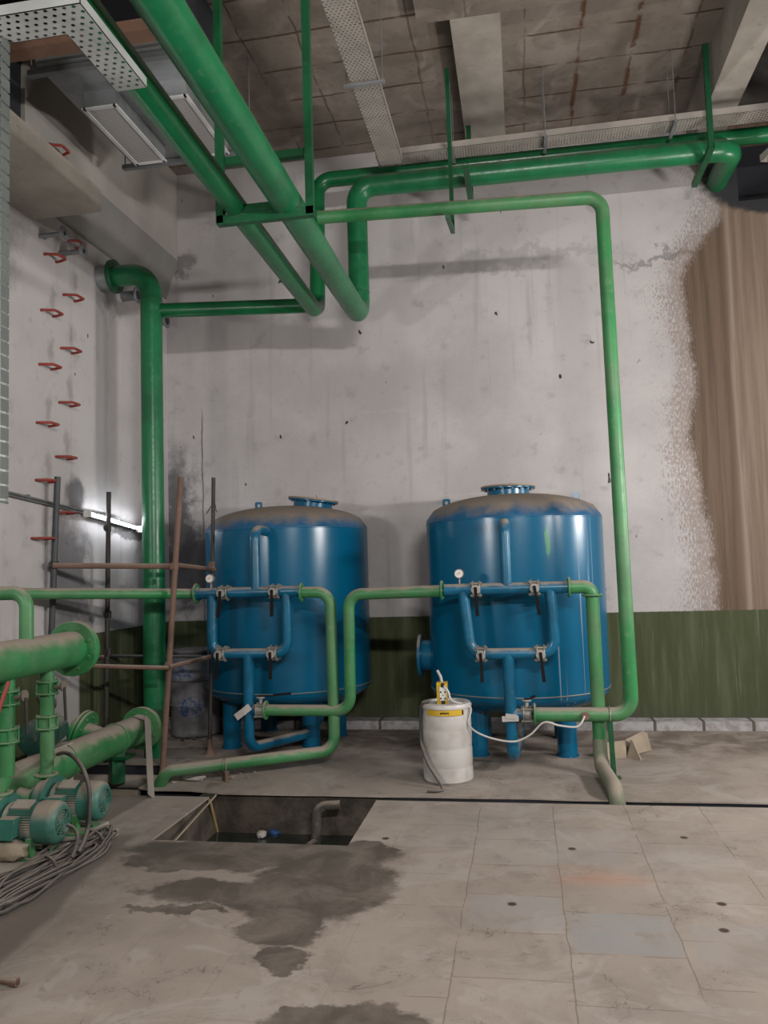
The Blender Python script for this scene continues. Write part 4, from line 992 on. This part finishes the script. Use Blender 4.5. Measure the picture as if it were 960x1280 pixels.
def pump_set(px, py, label, pz=.245, Yadj=0, mat='teal', L=.30, r=.105, base_z=PH):
    """close-coupled pump: finned motor pointing +X, fan cover, terminal box, volute, feet"""
    e = atZ(px, py, base_z+pz); ex, Y, z = e.x, e.y+Yadj, base_z+pz
    t = thing('pump_set', label, 'pump', (ex-.2, Y, base_z), 'teal electric pump sets on the plinth')
    X = V((1, 0, 0))
    # motor body with cooling fins
    ring = []; n = 48
    b = MB(); x0, x1 = ex-L, ex-.115
    prof = []
    for k in range(n*2):
        a = PI*k/n; rr = r*.98 if k % 2 == 0 else r*.86
        prof.append((math.cos(a)*rr, math.sin(a)*rr))
    b.quadgrid([[V((x, Y+p[0], z+p[1])) for p in prof] for x in (x0+.02, x1)])
    b.lathe([(.001, 0), (r*.8, 0), (r*1.0, .012), (r*1.0, .035), (r*.9, .04)], (x0-.01, Y, z), X, 40)
    mo = link('motor', b, M[mat], t)
    b = MB(); b.lathe([(r*.9, -.005), (r*1.08, 0), (r*1.10, .02), (r*1.10, .085), (r*1.02, .108), (r*.85, .122), (r*.70, .126), (r*.70, .112), (.001, .112)], (x1, Y, z), X, 48); fc = link('fan_cover', b, M[mat], mo)
    b = MB()
    for k in range(1, 6): b.torus((x1+.123, Y, z), X, r*.7*k/5.2, .0028, 36, 5)
    for k in range(10):
        a = 2*PI*k/10; b.cyl((x1+.122, Y+math.cos(a)*.012, z+math.sin(a)*.012), (x1+.122, Y+math.cos(a)*r*.7, z+math.sin(a)*r*.7), .0024, 5)
    b.cyl((x1+.115, Y, z), (x1+.126, Y, z), .016, 16); link('fan_grille', b, M[mat], mo)
    # terminal box on the near side, nameplate on top
    b = MB(); b.box((x0+.02, Y-r-.055, z-.045), (x0+.115, Y-r+.02, z+.055)); tb_ = link('terminal_box', b, M[mat], mo)
    b = MB(); b.box((x0+.014, Y-r-.062, z-.050), (x0+.121, Y-r-.054, z+.060)); link('box_lid', b, M[mat], mo)
    b = MB(); b.box((x0+.04, Y-.07, z+r*.93), (x0+.15, Y-.0, z+r*1.03), Matrix.Rotation(.42, 3, 'X')); link('nameplate', b, M['strap'], mo)
    # feet
    b = MB()
    for fy in (-.08, .08):
        b.box((x0+.05, Y+fy-.02, base_z+.012), (x0+.085, Y+fy+.02, z-r*.6)); b.box((x0+.15, Y+fy-.02, base_z+.012), (x0+.185, Y+fy+.02, z-r*.6))
        b.box((x0+.03, Y+fy-.035, base_z), (x0+.205, Y+fy+.035, base_z+.014))
        link('foot', b, M['green_dusty'], t); b = MB()
    b = MB(); vx = x0-.075
    b.lathe([(.001, .06), (.06, .06), (.085, .05), (.125, .035), (.142, .012), (.142, -.012), (.125, -.035), (.085, -.05), (.06, -.06), (.001, -.06)], (vx, Y, z-.01), X, 40)
    b.lathe([(.135, -.012), (.158, -.01), (.158, .01), (.135, .012)], (vx+.045, Y, z-.01), X, 40, True, True)
    b.cyl((vx+.03, Y, z), (x0, Y, z), .07, 24)
    link('pump_casing', b, M[mat], t)
    # discharge riser to the drop pipe, suction branch to the floor pipe
    b = MB(); b.tube([(vx, Y, z+.09), (vx, Y, .42), (HX, Y if abs(Y-YF1) > .5 and abs(Y-YN1) > .5 else (YF1 if abs(Y-YF1) < abs(Y-YN1) else YN1), .50)], .040, 22, .05)
    b.flange((vx, Y, z+.15), (0, 0, 1), .03, .072, .014, 4, .007)
    link('discharge_neck', b, M[mat if mat != 'teal' else 'green_dusty'], t)
    b = MB(); b.tube([(vx-.05, Y, z-.01), (SX, Y, SZ-.02)], .05, 20); b.flange((vx-.075, Y, z-.01), (1, 0, 0), .04, .085, .014, 4, .007); link('suction_neck', b, M['green_dusty'], t)
    return t, V((x0, Y, z))
t_n, n0 = pump_set(76, 1028, 'teal finned electric pump motor nearest the camera on the plinth', .175)
t_f, f0 = pump_set(129, 1001, 'teal finned electric pump motor farther back on the plinth', .175)

# dark motor behind the drop pipes
e = atY(38, 925, 4.9)
t = thing('pump_motor', 'dark green motor half hidden behind the drop pipes at left', 'motor', (e.x, 5.0, 0))
b = MB(); b.lathe([(.001, -.02), (.08, -.02), (.118, .0), (.12, .1), (.10, .13), (.001, .14)], (e.x, 4.95, e.z), (-.25, 1, 0), 36); b.cyl((e.x, 5.05, e.z), (e.x-.08, 5.3, e.z), .10, 28); link('motor', b, M['teal_dark'], t)
b = MB(); b.box((e.x-.10, 5.02, 0), (e.x+.08, 5.28, e.z-.09)); link('pedestal', b, M['concrete'], t)
b = MB(); b.tube([(e.x+.02, 5.12, e.z+.09), (e.x+.0, 5.1, e.z+.22), (e.x-.05, 5.12, e.z+.28)], .014, 8, .05); b.torus((e.x-.03, 5.05, e.z+.27), (1, .4, .2), .055, .012, 24, 8); b.torus((e.x+.03, 5.08, e.z+.22), (.4, 1, .2), .05, .010, 24, 8)
link('cable_loop', b, M['cable'], t)
b = MB(); w = atY(4, 880, 3.9); b.cyl(atY(-4, 895, 3.55), atY(11, 852, 3.6), .010, 10); tag(link('valve_lever', b, M['red']), 'faded red lever sticking up at the left edge below the header', 'lever')

# lump of mortar and rags on plinth
def lump(name, c, r, mat, label, cat, sc=(1, 1, 1), seed=1, sub=3):
    me = bpy.data.meshes.new(name); bm = bmesh.new(); bmesh.ops.create_icosphere(bm, subdivisions=sub, radius=r)
    rnd = random.Random(seed)
    from mathutils import noise as NZ
    off = V((rnd.random()*9, rnd.random()*9, rnd.random()*9))
    for v in bm.verts:
        k = 1+.32*NZ.noise(v.co*(2.2/r*.7)+off)+.12*NZ.noise(v.co*(5/r*.7)+off)
        v.co = V((v.co.x*sc[0], v.co.y*sc[1], v.co.z*sc[2]))*k
    mn = min(v.co.z for v in bm.verts)
    for v in bm.verts:
        v.co.z = max(v.co.z-mn, 0)
        if v.co.z < r*sc[2]*.35: v.co.z *= .6
    bm.to_mesh(me); bm.free(); me.materials.append(mat)
    me.polygons.foreach_set('use_smooth', [True]*len(me.polygons)); me.set_sharp_from_angle(angle=math.radians(40))
    o = bpy.data.objects.new(name, me); C.objects.link(o); o.location = c; return tag(o, label, cat)
lump('mortar_lump', atZ(14, 1077, PH), .085, M['plank'], 'dusty mortar lump on the plinth in front of the nearest teal motor', 'rubble', (1.15, .7, .62), 3)
lump('mortar_lump', atZ(-8, 1050, PH), .07, M['plank'], 'dusty mortar lump at the left edge beside the nearest teal motor', 'rubble', (1.3, .9, .7), 5)
lump('crumpled_bag', atZ(243, 976, 0), .085, M['white_pvc'], 'crumpled pale bag under the floor pipe near the trench', 'bag', (1.1, .5, .3), 8)
i = 0
for px, py, r in ((236, 924, .022), (228, 926, .015), (243, 925, .018), (258, 936, .012), (222, 905, .012), (276, 963, .014), (290, 974, .018), (300, 968, .014), (310, 973, .012), (318, 966, .012)):
    lump('rubble_stone', atZ(px, py, 0), r, M['rust_dark'] if i < 4 else M['plank'], ['small dark stone on the floor in front of the grey barrel', 'small rubble stone on the floor beside the green floor pipe'][i > 3], 'stone', (1.3, 1, .6), i+20, 2)['group'] = ['dark stones in front of the barrel', 'rubble beside the floor pipe'][i > 3]
    i += 1

# bundle of coiled cables beside the plinth
b = MB(); rnd = random.Random(4)
ca, cb = atZ(-30, 1152, 0), atZ(143, 1052, 0)
cd = (cb-ca); cl = cd.length; cd.normalize(); cn = V((-cd.y, cd.x, 0)); cn = cn if cn.x > 0 else -cn
for k in range(30):
    s0 = rnd.uniform(-.1, .12); s1 = cl-rnd.uniform(.0, .30)
    wd = rnd.uniform(.015, .075); zz = rnd.uniform(.012, .055); off = rnd.uniform(-.07, .045)
    pts = []
    N = 20
    for j in range(N+1):
        a = 2*PI*j/N; ex = math.cos(a); 
        s = (s0+s1)/2+(s1-s0)/2*(abs(ex)**.45)*(1 if ex > 0 else -1)
        lat = off+wd*math.sin(a)+.018*math.sin(s*7+k)+rnd.uniform(-.005, .005)
        h = max(.010, zz+.025*math.sin(s*5+k*1.7)+.055*max(0, math.sin(a)*-1)*(1 if k % 2 else .2)+rnd.uniform(-.004, .004))
        if s > cl*.75: h += .04*(s-cl*.75)/(cl*.25)
        pts.append(ca+cd*s+cn*lat+V((0, 0, h)))
    b.tube(spl(pts[:-1]+[pts[0]], 3), rnd.choice((.0065, .008, .009)), 7)
for s in (.45, .82):
    b.torus(ca+cd*(cl*s)+V((0, 0, .05)), cd+cn*.2, .075, .008, 22, 7)
tag(link('cable_bundle', b, M['cable']), 'long tangled bundle of dusty grey cable coiled along the plinth', 'cable')
# supply cables dropping from the motors to the bundle
c1 = spl([tuple(atX(52, 956, -3.22)), tuple(atX(66, 946, -3.18)), tuple(atX(80, 941, -3.05)), tuple(atY(93, 947, 4.5)), tuple(atY(104, 962, 4.4)), tuple(atY(111, 985, 4.33)), tuple(atY(112, 1010, 4.3)), tuple(atY(110, 1035, 4.28)), tuple(atY(105, 1052, 4.2)), tuple(atY(98, 1066, 4.12)+V((0, 0, .0)))])
b = MB(); b.tube([V(p) for p in c1], .013, 12); tag(link('supply_cable', b, M['cable']), 'thick grey cable arching over the floor pipe and down past the farther motor', 'cable')
c2 = spl([tuple(atY(84, 1031, 4.05)), tuple(atY(92, 1035, 4.05)), tuple(atY(97, 1044, 4.0)), tuple(atY(95, 1058, 3.97)), tuple(atY(90, 1072, 3.93))])
b = MB(); b.tube([V(p) for p in c2], .010, 10); tag(link('supply_cable', b, M['cable']), 'short grey cable dropping from the nearest motor fan end to the bundle', 'cable')

# ------------------------------------------------------------------ trench at left: pale pipe, planks
b = MB(); b.tube([(-3.79, 6.02, -.02), (-2.86, 6.03, -.02), (-2.72, 5.96, .03)], .052, 24, .08); tag(link('trench_pipe', b, M['strap']), 'dusty pale pipe lying across the trench behind the leaning metal strip', 'pipe')
b = MB(); b.box((-3.79, 5.80, -.20), (-2.96, 5.84, -.03)); tag(link('trench_board', b, M['plank']), 'pale board edge lying in the trench near the suction pipe', 'board')
# pit contents
b = MB(); b.tube([atY(425, 1003, 5.6)+V((0, 0, -.02)), atY(396, 1008, 5.58), atY(394, 1040, 5.5)+V((0, 0, -.1))], .035, 18, .07); b.tube([atZ(395, 1052, -.27), atZ(385, 1060, -.27)], .03, 12)
tag(link('pit_pipe', b, M['dust_dark']), 'grey bent pipe going down into the water of the floor pit', 'pipe')
b = MB(); b.cyl(atY(262, 1000, 5.55), atZ(272, 1041, -.30), .011, 10); tag(link('bamboo_stick', b, M['stick']), 'yellowish stick leaning down into the far left corner of the pit', 'stick')
b = MB(); b.cyl(atZ(200, 1046, .0)+V((.03, 0, -.09)), atZ(270, 994, .01)+V((0, 0, .0)), .006, 8); tag(link('thin_rod', b, M['plank']), 'thin pale rod lying along the left edge of the pit', 'rod')
q = atZ(344, 1041, -.29)
b = MB(); b.lathe([(.001, .03), (.035, .03), (.042, .02), (.042, -.02), (.001, -.02)], q, (.2, -.2, 1), 20); tag(link('bottle_top', b, M['cap_blue']), 'blue plastic cap floating on the pit water', 'cap')
lump('foam_lump', atZ(327, 1048, -.295), .035, M['white_pvc'], 'small white foam lump floating on the pit water', 'foam', (1, 1, .7), 31)
b = MB(); q = atZ(415, 1042, -.288); b.box((q.x-.05, q.y-.01, q.z-.003), (q.x+.05, q.y+.01, q.z+.004)); tag(link('floating_straw', b, M['white_pvc']), 'thin pale strip floating on the pit water at right', 'litter')

# folded metal plate on the floor at right
b = MB()
q0 = atZ(754, 952, 0); q1 = atZ(785, 950, 0)
u1 = atZ(817, 941, .0)
P0, P1_, P2_ = V((q0.x+.02, q0.y+.06, 0)), V((q1.x, q1.y+.08, 0)), V((u1.x, u1.y+.1, 0))
b.prism([P0, P1_, P1_+V((0, .03, .13)), P0+V((0, .03, .13))], (0, .008, .002))
b.prism([P1_+V((.0, 0, .0)), P1_+V((.10, -.10, 0)), P1_+V((.045, -.01, .15))], (.008, .006, 0))
b.prism([P1_+V((.03, .01, .12)), P2_+V((-.02, .1, .06)), P2_+V((-.04, .1, .14)), P1_+V((0, .03, .135))], (0, .008, .002))
b.prism([P1_+V((.05, .0, .02)), P2_, P2_+V((-.02, .08, .13)), P1_+V((.04, .03, .13))], (.0, .008, .004))
tag(link('folded_plate', b, M['plank']), 'dusty folded sheet plate standing on the floor right of the dusty green bend', 'metal plate')

# pipe offcut lying near the camera at left
b = MB(); a_, e_ = atZ(-30, 1222, .022), atZ(22, 1228, .022); b.cyl(a_, e_, .0125, 16); b.cyl(e_-(e_-a_).normalized()*.03, e_, .017, 16)
tag(link('pipe_offcut', b, M['rust']), 'short rusty pipe offcut on the floor at the lower left edge', 'pipe offcut')
# ------------------------------------------------------------------ light: fluorescent battens low on the side walls and behind the camera
def batten(loc, rotz, L, power, label, tilt=0):
    t = thing('tube_light', label, 'tube light', loc, 'fluorescent battens outside the picture')
    b = MB(); d = V((math.cos(rotz), math.sin(rotz), 0)); a_, e_ = V(loc)-d*L/2, V(loc)+d*L/2
    b.cyl(a_, e_, .013, 10); link('tube', b, M['tube_lit'], t)
    b = MB(); n_ = V((-d.y, d.x, 0)); c_ = V(loc)
    if n_.dot(V((0, 3, 0))-c_) > 0: n_ = -n_
    b.bar(a_+n_*.04, e_+n_*.04, .05, .035); link('housing', b, M['galv_dull'], t)
def area(loc, target, sx, sy, power, col=(1, .97, .93)):
    l = bpy.data.lights.new('lamp_light', 'AREA'); l.shape = 'RECTANGLE'; l.size = sx; l.size_y = sy; l.energy = power; l.color = col
    o = bpy.data.objects.new('lamp_light', l); C.objects.link(o); o.location = loc
    o.rotation_euler = (V(target)-V(loc)).to_track_quat('-Z', 'Y').to_euler(); return o
# the lit tube
def side_lamp(loc, out, power, col=(1, .96, .92), L=1.2, h=.12):
    out = V(out).normalized(); upv = V((0, 0, 1)); t_ = upv.cross(-out).normalized(); u_ = (-out).cross(t_)
    o = area(loc, V(loc)+out, L, h, power, col)
    o.rotation_euler = Matrix((t_, u_, -out)).transposed().to_euler()
batten((XL+.08, .8, 2.4), PI/2, 1.2, 0, 'fluorescent batten on the left wall level with the camera')
side_lamp((XL+.14, .8, 2.4), (1, .35, .15), 150)
batten((3.6, 4.2, 2.5), PI/2, 1.2, 0, 'fluorescent batten hanging at right of the picture')
side_lamp((3.5, 4.2, 2.5), (-1, .5, .05), 190)
batten((5.85, 6.9, 2.3), PI/2, 1.2, 0, 'fluorescent batten on the right wall near the back corner')
side_lamp((5.78, 6.9, 2.3), (-1, -.1, .0), 130)
batten((1.2, -.6, 3.6), 0, 1.2, 0, 'fluorescent batten hanging behind the camera')
side_lamp((1.2, -.5, 3.6), (-.1, 1, -.1), 245)
W = bpy.data.worlds.new('dim_room'); bpy.context.scene.world = W; W.use_nodes = True
W.node_tree.nodes['Background'].inputs[0].default_value = (.5, .52, .55, 1); W.node_tree.nodes['Background'].inputs[1].default_value = .15
sc = bpy.context.scene
sc.view_settings.view_transform = 'Standard'; sc.view_settings.look = 'None'; sc.view_settings.gamma = 1
sc.view_settings.use_curve_mapping = False; sc.view_settings.exposure = -0.2
